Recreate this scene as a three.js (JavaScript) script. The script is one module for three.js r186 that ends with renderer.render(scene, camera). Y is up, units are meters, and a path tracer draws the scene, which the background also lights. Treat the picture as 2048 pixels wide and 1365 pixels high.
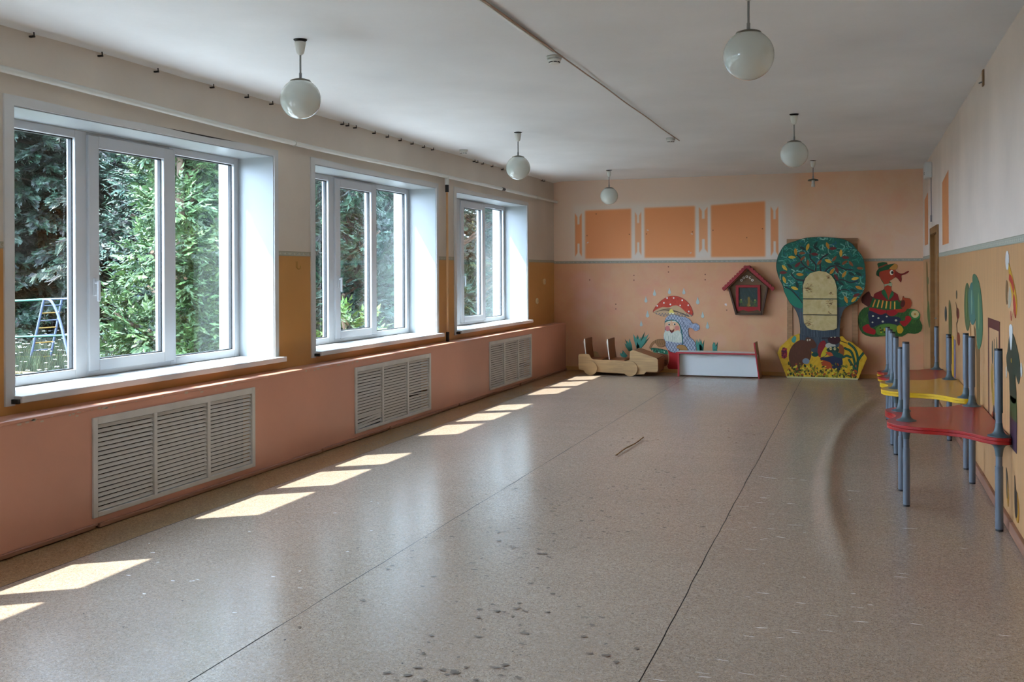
import * as THREE from 'three';
import { mergeGeometries, toCreasedNormals } from 'three/addons/utils/BufferGeometryUtils.js';
import { RoundedBoxGeometry } from 'three/addons/geometries/RoundedBoxGeometry.js';

// ---------------------------------------------------------------- camera, sky, sun, exposure
const scene = new THREE.Scene();
const camera = new THREE.PerspectiveCamera(2 * Math.atan(682.5 / 1994.9) * 180 / Math.PI, 2048 / 1365, 0.05, 300);
camera.position.set(0, 1.556, 0);
camera.rotation.order = 'YXZ';
camera.rotation.set(0, 0.33564, -0.00453);
camera.setViewOffset(2048, 1365, 0, 682.5 - 545.05, 2048, 1365);
scene.background = new THREE.Color().setRGB(0.72, 0.865, 1.16);
scene.backgroundIntensity = 12.5;
const sun = new THREE.DirectionalLight(new THREE.Color().setRGB(1.0, 0.95, 0.90), 14);
sun.position.set(-0.58 * 20, 20, 0.40 * 20 - 7);
sun.target.position.set(0, 0, -7);
sun.castShadow = true;
Object.assign(sun.shadow.camera, { left: -24, right: 24, top: 24, bottom: -24, near: 0.5, far: 80 });
sun.shadow.mapSize.set(4096, 4096);
sun.shadow.bias = -0.0005;
scene.add(sun, sun.target);
const renderer = new THREE.WebGLRenderer({ antialias: true });
renderer.toneMapping = THREE.LinearToneMapping;
renderer.toneMappingExposure = 1.46;
renderer.shadowMap.enabled = true;

// ---------------------------------------------------------------- helpers
const H = 3.0, XL = -4.617, XB = -4.425, XR = 0.847, ZF = 15.274, ZB = -3.2;   // room: left wall, casing front, right wall, far and back depth
const rng = (s) => () => { s = (s + 0x6d2b79f5) | 0; let t = Math.imul(s ^ (s >>> 15), 1 | s); t = (t + Math.imul(t ^ (t >>> 7), 61 | t)) ^ t; return ((t ^ (t >>> 14)) >>> 0) / 4294967296; };
const names = new Map();
function numbered(n) { const k = names.get(n) ?? 0; names.set(n, k + 1); return k ? n + '_' + String(k).padStart(3, '0') : n; }
function mat(color, roughness = 0.6, o = {}) { return new THREE.MeshPhysicalMaterial({ color, roughness, ...o }); }
function lit(o) { o.traverse((c) => { if (c.isMesh) { c.castShadow = true; c.receiveShadow = true; } }); return o; }
function part(name, geo, m, parent, label) {
  const o = new THREE.Mesh(Array.isArray(geo) ? merge(geo) : geo, m); o.name = name; o.castShadow = o.receiveShadow = true; parent.add(o);
  if (label) o.userData.label = label;
  return o;
}
function thing(name, label, category, p = [0, 0, 0], group) {
  const o = new THREE.Group(); o.name = numbered(name); o.position.set(...p); o.userData = { label, category };
  if (group) o.userData.group = group;
  scene.add(o); return o;
}
function single(name, geo, m, label, category, group) {
  const o = part(numbered(name), geo, m, scene); o.userData = { label, category };
  if (group) o.userData.group = group;
  return o;
}
function struct(name, label, category) { const o = new THREE.Group(); o.name = name; o.userData = { label, category, kind: 'structure' }; scene.add(o); return o; }
function merge(list) { return mergeGeometries(list.map((g) => { const c = g.index ? g.toNonIndexed() : g; for (const k of Object.keys(c.attributes)) if (!['position', 'normal', 'uv'].includes(k)) c.deleteAttribute(k); return c; })); }
// uv in metres by the direction a face points
function muv(g, s = 1) {
  const p = g.attributes.position, n = g.attributes.normal, uv = new Float32Array(p.count * 2);
  for (let i = 0; i < p.count; i++) {
    const ax = Math.abs(n.getX(i)), ay = Math.abs(n.getY(i)), az = Math.abs(n.getZ(i));
    const [a, b] = ay > ax && ay > az ? [p.getX(i), p.getZ(i)] : ax > az ? [p.getZ(i), p.getY(i)] : [p.getX(i), p.getY(i)];
    uv[2 * i] = a * s; uv[2 * i + 1] = b * s;
  }
  g.setAttribute('uv', new THREE.BufferAttribute(uv, 2)); return g;
}
// box from min to max; depth Z counts into the room, world z = -Z
function box(x0, x1, y0, y1, Z0, Z1) { const g = new THREE.BoxGeometry(x1 - x0, y1 - y0, Z1 - Z0); g.translate((x0 + x1) / 2, (y0 + y1) / 2, -(Z0 + Z1) / 2); return muv(g); }
function rbox(x0, x1, y0, y1, Z0, Z1, r = 0.004, seg = 2) { const g = new RoundedBoxGeometry(x1 - x0, y1 - y0, Z1 - Z0, seg, r); g.translate((x0 + x1) / 2, (y0 + y1) / 2, -(Z0 + Z1) / 2); return muv(g); }
function cyl(r0, r1, y0, y1, x = 0, z = 0, seg = 20) { const g = new THREE.CylinderGeometry(r1, r0, y1 - y0, seg); g.translate(x, (y0 + y1) / 2, z); return g; }
function rod(a, b, r, seg = 10) { const A = new THREE.Vector3(...a), B = new THREE.Vector3(...b), d = B.clone().sub(A); const g = new THREE.CylinderGeometry(r, r, d.length(), seg); g.applyQuaternion(new THREE.Quaternion().setFromUnitVectors(new THREE.Vector3(0, 1, 0), d.normalize())); g.translate(...A.add(B).multiplyScalar(0.5).toArray()); return g; }
function lathe(pts, seg = 32) { return new THREE.LatheGeometry(pts.map((p) => new THREE.Vector2(...p)), seg); }
function poly(pts, smooth = 0) { if (smooth) { const c = new THREE.CatmullRomCurve3(pts.map((p) => new THREE.Vector3(p[0], p[1], 0)), true, 'centripetal'); pts = c.getPoints(pts.length * smooth).slice(0, -1).map((p) => [p.x, p.y]); } return new THREE.Shape(pts.map((p) => new THREE.Vector2(...p))); }
function extrude(shape, depth, bevel = 0) { return new THREE.ExtrudeGeometry(shape, { depth, bevelEnabled: bevel > 0, bevelSize: bevel, bevelThickness: bevel, bevelOffset: -bevel, bevelSegments: 2, curveSegments: 12 }); }

// ---------------------------------------------------------------- textures
const lattice = new Float32Array(4096); { const r = rng(7); for (let i = 0; i < 4096; i++) lattice[i] = r(); }
function vnoise(x, y, per) { const X = Math.floor(x), Y = Math.floor(y), f = x - X, g = y - Y, s = f * f * (3 - 2 * f), t = g * g * (3 - 2 * g); const at = (a, b) => lattice[((((a % per) + per) % per) * 131 + (((b % per) + per) % per) * 977) & 4095]; return (at(X, Y) * (1 - s) + at(X + 1, Y) * s) * (1 - t) + (at(X, Y + 1) * (1 - s) + at(X + 1, Y + 1) * s) * t; }
function dataTex(n, fn, srgb = true) {
  const d = new Uint8Array(n * n * 4);
  for (let y = 0; y < n; y++) for (let x = 0; x < n; x++) { const v = fn(x / n, y / n), i = (y * n + x) * 4; for (let c = 0; c < 3; c++) d[i + c] = Math.max(0, Math.min(255, 255 * (Array.isArray(v) ? v[c] : v))); d[i + 3] = 255; }
  const t = new THREE.DataTexture(d, n, n); t.wrapS = t.wrapT = THREE.RepeatWrapping; t.magFilter = THREE.LinearFilter; if (srgb) t.colorSpace = THREE.SRGBColorSpace; t.needsUpdate = true; return t;
}
function rep(t, a, b = a) { const c = t.clone(); c.repeat.set(a, b); c.needsUpdate = true; return c; }
function canvasTex(w, h, paint) { const c = document.createElement('canvas'); c.width = w; c.height = h; paint(c.getContext('2d'), w, h); const t = new THREE.CanvasTexture(c); t.colorSpace = THREE.SRGBColorSpace; t.anisotropy = 8; return t; }
const fbm = (u, v, base, oct) => { let s = 0, a = 0.5, p = base; for (let i = 0; i < oct; i++) { s += a * vnoise(u * p, v * p, p); a *= 0.5; p *= 2; } return s / (1 - Math.pow(0.5, oct)); };
const T = {};
T.mottle = dataTex(512, (u, v) => 0.90 + 0.10 * fbm(u, v, 4, 6));
T.rough = dataTex(512, (u, v) => 0.45 + 0.5 * fbm(u, v, 6, 6), false);
T.brush = dataTex(512, (u, v) => 0.92 + 0.08 * vnoise(u * 64, v * 8, 64) * (0.5 + 0.5 * vnoise(u * 8, v * 4, 8)));
T.floor = canvasTex(1024, 1024, (c, w) => {                        // linoleum: pressed chips and short curled fibres
  const r = rng(21); c.fillStyle = '#aa998b'; c.fillRect(0, 0, w, w); c.lineCap = 'round';
  const tone = ['#7d6b5c', '#8f7f70', '#bba997', '#cdbeac', '#a58a70', '#877a6f', '#c0a88e'];
  for (let i = 0; i < 26000; i++) { const x = r() * w, y = r() * w, a = r() * 6.3, l = 6 + r() * 12; c.strokeStyle = tone[(r() * tone.length) | 0]; c.globalAlpha = 0.7; c.lineWidth = 1.2 + r() * 2.2; for (const ox of [0, -w, w]) { if (x + ox < -20 || x + ox > w + 20) continue; c.beginPath(); c.moveTo(x + ox, y); c.quadraticCurveTo(x + ox + Math.cos(a) * l * 0.6 + (r() - 0.5) * 6, y + Math.sin(a) * l * 0.6 + (r() - 0.5) * 6, x + ox + Math.cos(a) * l, y + Math.sin(a) * l); c.stroke(); } }
}); T.floor.wrapS = T.floor.wrapT = THREE.RepeatWrapping;
T.floorRough = dataTex(1024, (u, v) => 0.185 + 0.02 * vnoise(u * 3, v * 90, 90) + 0.015 * vnoise(u * 2 + 3, v * 30, 30) + 0.035 * fbm(u, v, 5, 4), false);
T.floorBump = dataTex(1024, (u, v) => 0.5 * vnoise(u * 3, v * 120, 120) + 0.5 * vnoise(u * 8, v * 40, 40), false);
T.ply = dataTex(512, (u, v) => { const g = vnoise(u * 6 + 2 * vnoise(u * 3, v * 3, 6), v * 90, 90), k = vnoise(u * 4, v * 20, 20); const t = 0.86 + 0.10 * g - 0.07 * k; return [t, t * 0.985, t * 0.96]; });
T.border = canvasTex(1024, 64, (c, w, h) => {                      // pasted paper border: grey-green scrolls
  c.fillStyle = '#a9a695'; c.fillRect(0, 0, w, h); c.fillStyle = '#8d8a72'; c.fillRect(0, 2, w, 5); c.fillRect(0, h - 7, w, 5); const r = rng(5);
  for (let i = 0; i < 48; i++) { const x = (i + 0.5) * w / 48; c.strokeStyle = ['#7d8a86', '#c9c3ae', '#8f7f5c', '#69777a'][i % 4]; c.lineWidth = 4; c.beginPath(); c.arc(x, 32 + (i % 2 ? 5 : -5), 9, r() * 3, 4 + r() * 2); c.stroke(); c.fillStyle = '#cfc9b6'; c.beginPath(); c.arc(x + 8, 32, 3.5, 0, 7); c.fill(); }
}); T.border.wrapS = THREE.RepeatWrapping;

// ---------------------------------------------------------------- shared materials
const M = {};
const mott = (s) => rep(T.mottle, s), plaster = { bumpMap: rep(T.rough, 1.3), bumpScale: 0.0018 };
M.upper = mat('#f1dfd0', 0.55, { map: mott(0.45), ...plaster });
M.ochre = mat('#d29a56', 0.38, { map: mott(0.5), ...plaster });
M.tan = mat('#cf9d6a', 0.42, { map: rep(T.brush, 0.8, 0.35), ...plaster });
M.pink = mat('#e3a68e', 0.32, { map: mott(0.4), bumpMap: rep(T.rough, 0.9), bumpScale: 0.0016 });
M.ceiling = mat('#f3f5f6', 0.75, { map: mott(0.3) });
M.concrete = mat('#8f8b85', 0.9);
M.pvc = mat('#c4c8cd', 0.25, { clearcoat: 0.3, clearcoatRoughness: 0.2 });
M.sill = mat('#cfd2d4', 0.25);
M.jamb = mat('#9da3a6', 0.35);
M.gasket = mat('#15171a', 0.6);
M.glass = new THREE.MeshPhysicalMaterial({ color: '#f6fbf9', roughness: 0, transmission: 1, thickness: 0, ior: 1.5 });
M.grille = mat('#dcdad7', 0.45, { map: mott(2) });
M.dark = mat('#262321', 0.9);
M.black = mat('#17171a', 0.5);
M.whitePaint = mat('#e4e6e0', 0.35, { map: mott(1.2) });
M.metal = mat('#8f9394', 0.35, { metalness: 0.7 });
M.globe = mat('#cfd6d0', 0.06, { clearcoat: 1, clearcoatRoughness: 0.03, transmission: 0 });
M.leg = mat('#69717c', 0.42, { metalness: 0.1 });
M.legGreen = mat('#4a5a60', 0.45);
M.red = mat('#b22a20', 0.3, { clearcoat: 0.25 }); M.redEdge = mat('#a01715', 0.3);
M.yellow = mat('#dba52b', 0.3, { clearcoat: 0.25 }); M.yellowEdge = mat('#d9ad18', 0.3);
M.ply = mat('#dcb684', 0.5, { map: rep(T.ply, 1.2, 1.2) });
M.plyDark = mat('#a8693a', 0.45, { map: rep(T.ply, 1.6, 1.6) });
M.plyEdge = mat('#efe9dc', 0.5);
M.skirt = mat('#b0806a', 0.5, { map: rep(T.ply, 0.7, 3) });
M.wood = mat('#a87843', 0.5, { map: rep(T.ply, 0.7, 0.4) });
M.laminate = mat('#e3e6e6', 0.3);

// ---------------------------------------------------------------- left wall with its window openings
const WIN = [-2.22, 1.13, 4.49, 7.86, 11.18], WW = 2.71, Y0 = 0.83, Y1 = 2.535, YB = 1.725, XO = -5.13;
const wl = struct('wall_left', 'window wall, ochre below and cream above a paper border', 'wall');
{
  const low = [box(XO, XL, -0.02, Y0, ZB, ZF + 0.3)], up = [box(XO, XL, Y1, H + 0.25, ZB, ZF + 0.3)];
  const piers = [[ZB, WIN[0]], ...WIN.map((o, i) => [o + WW, i < 4 ? WIN[i + 1] : ZF + 0.3])];
  for (const [a, b] of piers) { low.push(box(XO, XL, Y0, YB, a, b)); up.push(box(XO, XL, YB, Y1, a, b)); }
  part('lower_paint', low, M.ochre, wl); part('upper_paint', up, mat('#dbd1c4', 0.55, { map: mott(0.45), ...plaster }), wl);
  for (const [a, b] of piers) { const g = new THREE.BoxGeometry(b - a, 0.04, 0.003); const uv = g.attributes.uv; for (let i = 0; i < uv.count; i++) uv.setX(i, uv.getX(i) * (b - a) / 0.9); g.rotateY(Math.PI / 2); g.translate(XL + 0.0015, YB, -(a + b) / 2); part('paper_border', g, mat('#ffffff', 0.7, { map: T.border }), wl); }
  part('foundation', box(XO, XL, -0.7, -0.02, ZB, ZF + 0.3), M.concrete, wl);
}
function makeWindow(n, o) {
  const w = struct('window_' + n, 'white plastic window of three lights, number ' + n + ' along the wall', 'window');
  w.userData.label = ['', 'white three-light window behind the camera, farthest back', 'white three-light window just left of the frame', 'nearest white three-light window, ladder seen through its left pane', 'middle white three-light window, between the globe lamp and the pipe', 'farthest white three-light window, next to the far corner'][n];
  const xi = -4.955, xo = -5.03, S = o, E = o + WW, B = 0.858, Tp = 2.525;
  // fixed frame
  const f = [], fr = (a, b, c, d) => f.push(rbox(xo, xi, c, d, a, b, 0.006));
  fr(S, S + 0.065, B, Tp); fr(E - 0.065, E, B, Tp); fr(S + 0.85, S + 0.955, B, Tp); fr(S + 1.815, S + 1.885, B, Tp); for (const [a, b] of [[0.065, 0.85], [0.955, 1.815], [1.885, WW - 0.065]]) { fr(S + a - 0.001, S + b + 0.001, B, B + 0.062); fr(S + a - 0.001, S + b + 0.001, Tp - 0.055, Tp); }
  part('frame', f, M.pvc, w);
  // opening sash, proud of the frame
  const s0 = S + 0.95, s1 = S + 1.84, b0 = 0.895, b1 = 2.505, t = 0.085;
  const sash = part('sash', [rbox(xo + 0.01, xi + 0.022, b0, b1, s0, s0 + 0.1, 0.007), rbox(xo + 0.01, xi + 0.022, b0, b1, s1 - 0.115, s1, 0.007), rbox(xo + 0.01, xi + 0.022, b0, b0 + 0.075, s0 + 0.1, s1 - 0.115, 0.003), rbox(xo + 0.01, xi + 0.022, b1 - t, b1, s0 + 0.1, s1 - 0.115, 0.003)], M.pvc, w);
  const hz = s0 + 0.047;
  part('handle', [rbox(xi + 0.02, xi + 0.034, 1.41, 1.53, hz - 0.014, hz + 0.014, 0.005), rod([xi + 0.03, 1.5, -hz], [xi + 0.062, 1.5, -hz], 0.011), rbox(xi + 0.052, xi + 0.07, 1.37, 1.512, hz - 0.011, hz + 0.011, 0.007)], M.pvc, sash);
  // panes with dark seals
  for (const [a, b, c, d, g] of [[S + 0.065, S + 0.85, B + 0.062, Tp - 0.055, w], [s0 + 0.1, s1 - 0.115, b0 + 0.075, b1 - t, sash], [S + 1.885, E - 0.065, B + 0.062, Tp - 0.055, w]]) {
    const dx = g === sash ? 0.022 : 0, e = 0.007, x = xi - 0.03 + dx;
    for (const q of [0, 1]) { const pane = new THREE.PlaneGeometry(b - a, d - c); pane.rotateY(Math.PI / 2); pane.translate(x - q * 0.024, (c + d) / 2, -(a + b) / 2); part('pane', pane, M.glass, g); }
    part('seal', [box(x - 0.026, x + 0.004, c, c + e, a + e, b - e), box(x - 0.026, x + 0.004, d - e, d, a + e, b - e), box(x - 0.026, x + 0.004, c, d, a, a + e), box(x - 0.026, x + 0.004, c, d, b - e, b)], M.gasket, g);
  }
  // reveal lining inside and render outside
  part('jamb_panel', box(xi, XL + 0.002, Y0, Y1, S, S + 0.006), M.jamb, w); part('jamb_panel', box(xi, XL + 0.002, Y0, Y1, E - 0.006, E), M.jamb, w);
  part('head_panel', box(xi, XL + 0.002, Y1 - 0.008, Y1, S, E), M.jamb, w);
  part('outer_reveal', [box(XO - 0.01, xo, Y0, Y1, E - 0.02, E), box(XO - 0.01, xo, Y0, Y1, S, S + 0.02), box(XO - 0.06, xo, Y0, Y0 + 0.03, S, E)], M.jamb, w);
  // casing with a slight bow along the top, sill board
  const cs = (x0, pts) => { const g = extrude(poly(pts), 0.012); g.rotateY(Math.PI / 2); g.translate(x0, 0, 0); return g; };
  const bow = []; for (let i = 0; i <= 12; i++) { const k = i / 12; bow.push([S - 0.07 + k * (WW + 0.13), 2.592 - 0.012 * Math.sin(k * Math.PI) + 0.004 * Math.sin(k * 17)]); }
  part('casing', [cs(XL, [...bow, [E + 0.06, Y1], [S - 0.07, Y1]]), cs(XL, [[S - 0.07, 0.80], [S - 0.07, Y1], [S, Y1], [S, 0.80]]), cs(XL, [[E + 0.06, Y0 + 0.028], [E + 0.06, Y1], [E, Y1], [E, Y0 + 0.028]])], M.sill, w);
  part('window_sill', rbox(xi, XL + 0.075, 0.815, 0.858, S - 0.01, E + 0.085, 0.008), M.sill, w);
  if (n === 3) { const q = []; for (let i = 0; i <= 20; i++) q.push([S + 0.95 + i * 0.075, 2.5935 - 0.012 * Math.sin((0.07 + 0.95 + i * 0.075) / (WW + 0.13) * Math.PI) + 0.007 * Math.sin(i / 20 * Math.PI)]); const b = q.map(([z, y]) => [z, y - 0.016]).reverse(), g = extrude(poly([...q, ...b]), 0.004); g.rotateY(Math.PI / 2); g.scale(1, 1, 1); g.translate(XL, 0, 0); part('casing_gap_shade', g, M.dark, w, 'dark sliver standing in for the shade in the gap above the casing'); }  // solid dark strip, its colour stands in for shade in the casing gap
  part('sill_gap_shade', box(XL, XL + 0.06, 0.812, 0.838, S - 0.03, S - 0.011), M.dark, w);  // dark block coloured as the shaded gap at the end of the sill
  return w;
}
WIN.forEach((o, i) => makeWindow(i + 1, o));

// ---------------------------------------------------------------- other walls, ceiling, floor
const wf = struct('wall_far', 'end wall, peach with orange panels above, tan with murals below', 'wall');
{
  const W = XR - XL, tw = 2048, th = 480, px = tw / W;
  T.farUp = canvasTex(tw, th, (c, w, h) => {                       // sprayed paint around the places where boards hung
    const r = rng(3), X = (x) => (x - XL) * px, Y = (y) => h - (y - YB) / (H - YB) * h;
    c.fillStyle = '#f0c6a6'; c.fillRect(0, 0, w, h);
    for (let i = 0; i < 900; i++) { c.globalAlpha = 0.05; c.fillStyle = r() < 0.5 ? '#e2ae8a' : '#f3d2ba'; c.beginPath(); c.ellipse(r() * w, r() * h, 30 + r() * 90, 20 + r() * 60, r() * 3, 0, 7); c.fill(); }
    c.globalAlpha = 0.85; c.filter = 'blur(30px)'; c.fillStyle = '#e9d3c1'; c.fillRect(-40, -40, X(-0.9) + 40, h + 80); c.globalAlpha = 1; c.filter = 'blur(14px)'; c.fillStyle = '#eadccd'; c.fillRect(X(-4.3), Y(2.62), X(-1.08) - X(-4.3), Y(1.74) - Y(2.62)); c.filter = 'blur(4px)';
    c.fillStyle = '#f09e62';
    const quad = (a, b, d, e, f) => { c.beginPath(); c.moveTo(X(a), Y(d)); c.lineTo(X(b), Y(e)); c.lineTo(X(b), Y(f)); c.lineTo(X(a), Y(f)); c.closePath(); c.fill(); };
    quad(-4.10, -3.36, 2.525, 2.54, 1.765); quad(-3.15, -2.37, 2.545, 2.555, 1.772); quad(-2.13, -1.33, 2.56, 2.60, 1.772);
    c.filter = 'blur(2px)';
    const rune = (a, b, d, e, al) => { const m = (a + b) / 2, k = (b - a) * 0.16, q = (e - d); c.globalAlpha = al; c.beginPath(); for (const p of [[a, e], [m - k, e - q * 0.09], [m - k, e - q * 0.26], [m + k, e - q * 0.26], [m + k, e - q * 0.09], [b, e], [b, d], [m + k, d + q * 0.09], [m + k, d + q * 0.3], [m - k, d + q * 0.3], [m - k, d + q * 0.09], [a, d]]) c.lineTo(X(p[0]), Y(p[1])); c.closePath(); c.fill(); };
    rune(-4.265, -4.155, 1.80, 2.49, 0.95); rune(-3.30, -3.20, 1.81, 2.49, 0.75); rune(-2.31, -2.18, 1.84, 2.54, 0.85); rune(-1.25, -1.14, 1.78, 2.52, 0.9);
    c.globalAlpha = 1; c.filter = 'none'; c.fillStyle = '#8a4a2a'; for (const [x, y] of [[-4.07, 2.13], [-3.39, 2.14], [-3.12, 2.14], [-2.41, 2.16], [-2.10, 2.18], [-1.37, 2.19], [-1.6, 2.06], [-3.92, 2.47]]) { c.beginPath(); c.arc(X(x), Y(y), 3, 0, 7); c.fill(); }
    c.fillStyle = '#e6cdbb'; for (const [x, y] of [[-4.06, 2.02], [-3.1, 2.2], [-2.44, 1.84], [-2.42, 2.13]]) { c.beginPath(); c.ellipse(X(x), Y(y), 7, 3, r() * 3, 0, 7); c.fill(); }
  });
  T.farLow = canvasTex(tw, 640, (c, w, h) => {
    const r = rng(8), X = (x) => (x - XL) * px, Y = (y) => h - y / YB * h;
    c.fillStyle = '#dea577'; c.fillRect(0, 0, w, h);
    for (let i = 0; i < 1200; i++) { c.globalAlpha = 0.045; c.fillStyle = r() < 0.5 ? '#d0966a' : '#e8b994'; c.beginPath(); c.ellipse(r() * w, r() * h, 20 + r() * 90, 15 + r() * 70, r() * 3, 0, 7); c.fill(); }
    c.globalAlpha = 0.35; c.filter = 'blur(10px)'; c.fillStyle = '#e0a996'; for (const [x, y, a, b] of [[-4.15, 1.35, 0.2, 0.22], [-4.05, 1.1, 0.25, 0.2], [-4.2, 0.9, 0.15, 0.15], [-2.0, 0.5, 0.1, 0.1]]) { c.beginPath(); c.ellipse(X(x), Y(y), a * px, b * h / YB, 0, 0, 7); c.fill(); }
    c.filter = 'none'; c.globalAlpha = 0.9; c.fillStyle = '#6b3a22'; for (const [x, y] of [[-4.03, 1.43], [-3.32, 1.50], [-3.32, 1.425], [-2.78, 1.63], [-2.78, 1.55], [-2.22, 1.51], [-2.22, 1.43], [-3.61, 1.05], [-3.61, 0.975], [-1.9, 0.97]]) { c.beginPath(); c.arc(X(x), Y(y), 3.2, 0, 7); c.fill(); }
    c.fillStyle = '#eadfd8'; for (let i = 0; i < 5; i++) { c.beginPath(); c.ellipse(X(-1.92) + (r() - 0.5) * 16, Y(1.06) + (r() - 0.5) * 16, 5, 3, r() * 3, 0, 7); c.fill(); }
  });
  const slab = (y0, y1, m) => { const g = new THREE.BoxGeometry(W, y1 - y0, 0.25); g.translate((XL + XR) / 2, (y0 + y1) / 2, -ZF - 0.125); return g; };
  part('lower_paint', slab(0, YB), mat('#ffffff', 0.45, { map: T.farLow, ...plaster }), wf); part('upper_paint', slab(YB, H), mat('#ffffff', 0.55, { map: T.farUp, ...plaster }), wf);
  part('header', box(XL, XR, H, H + 0.25, ZF, ZF + 0.25), M.upper, wf); part('footing', box(XL, XR, -0.3, 0, ZF, ZF + 0.25), M.concrete, wf);
  const g = new THREE.BoxGeometry(W, 0.04, 0.003), uv = g.attributes.uv; for (let i = 0; i < uv.count; i++) uv.setX(i, uv.getX(i) * W / 0.9); g.translate((XL + XR) / 2, YB - 0.015, -ZF + 0.0015); part('paper_border', g, mat('#ffffff', 0.7, { map: T.border }), wf);
}
const wr = struct('wall_right', 'long plain wall on the right, tan with murals below, cream above', 'wall');
const D0 = 12.35, D1 = 13.5, DH = 2.03;
{
  const t = 0.25;
  part('lower_paint', [box(XR, XR + t, -0.1, YB, ZB, D0), box(XR, XR + t, -0.1, YB, D1, ZF + 0.25)], M.tan, wr);
  part('upper_paint', [box(XR, XR + t, YB, H + 0.25, ZB, D0), box(XR, XR + t, YB, H + 0.25, D1, ZF + 0.25), box(XR, XR + t, DH, H + 0.25, D0, D1)], M.upper, wr);
  for (const [a, b] of [[ZB, D0 - 0.08], [D1 + 0.08, ZF]]) { const g = new THREE.BoxGeometry(b - a, 0.045, 0.003), uv = g.attributes.uv; for (let i = 0; i < uv.count; i++) uv.setX(i, uv.getX(i) * (b - a) / 0.9); g.rotateY(-Math.PI / 2); g.translate(XR - 0.0015, YB + 0.005, -(a + b) / 2); part('paper_border', g, mat('#ffffff', 0.7, { map: T.border }), wr); }
  // bare orange places where boards hung
  const om = mat('#ee9a5c', 0.55, { map: mott(0.8) });
  for (const [a, b, y0, y1, k] of [[14.15, 14.85, 1.90, 2.58, 0.05], [10.95, 11.75, 1.83, 2.57, 0.06]]) { const g = extrude(poly([[-a, y0], [-b, y0], [-b, y1 - k], [-a, y1]], 0), 0.0012); g.rotateY(-Math.PI / 2); g.translate(XR, 0, 0); part('bare_panel', g, om, wr, 'unpainted orange rectangle'); }
}
const wb = struct('wall_back', 'plain end wall behind the camera', 'wall');
part('lower_paint', box(XO, XR + 0.25, -0.1, YB, ZB - 0.25, ZB), M.tan, wb); part('upper_paint', box(XO, XR + 0.25, YB, H + 0.25, ZB - 0.25, ZB), M.upper, wb);

const ce = struct('ceiling', 'white plastered ceiling, slightly uneven', 'ceiling');
{
  const nx = 40, nz = 130, g = new THREE.PlaneGeometry(XR - XL, ZF - ZB, nx, nz); g.rotateX(Math.PI / 2); g.translate((XL + XR) / 2, H, -(ZF + ZB) / 2);
  const p = g.attributes.position;
  for (let i = 0; i < p.count; i++) { const x = p.getX(i), Z = -p.getZ(i), s = ((Z % 1.5) + 1.5) % 1.5; p.setY(i, H + 0.004 * Math.sin(s / 1.5 * Math.PI) + 0.005 * (vnoise(x * 0.8 + 9, Z * 1.6 + 9, 64) - 0.5) - 0.003 * Math.exp(-Math.pow((s - 0.02) / 0.06, 2)) - 0.02 * Math.exp(-(x - XL) / 0.05)); }
  g.computeVertexNormals(); muv(g); part('plaster', g, M.ceiling, ce);
  part('slab', box(XL, XR, H + 0.03, H + 0.25, ZB, ZF), M.concrete, ce);
}
const fl = struct('floor', 'worn beige linoleum laid in long strips', 'floor');
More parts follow.
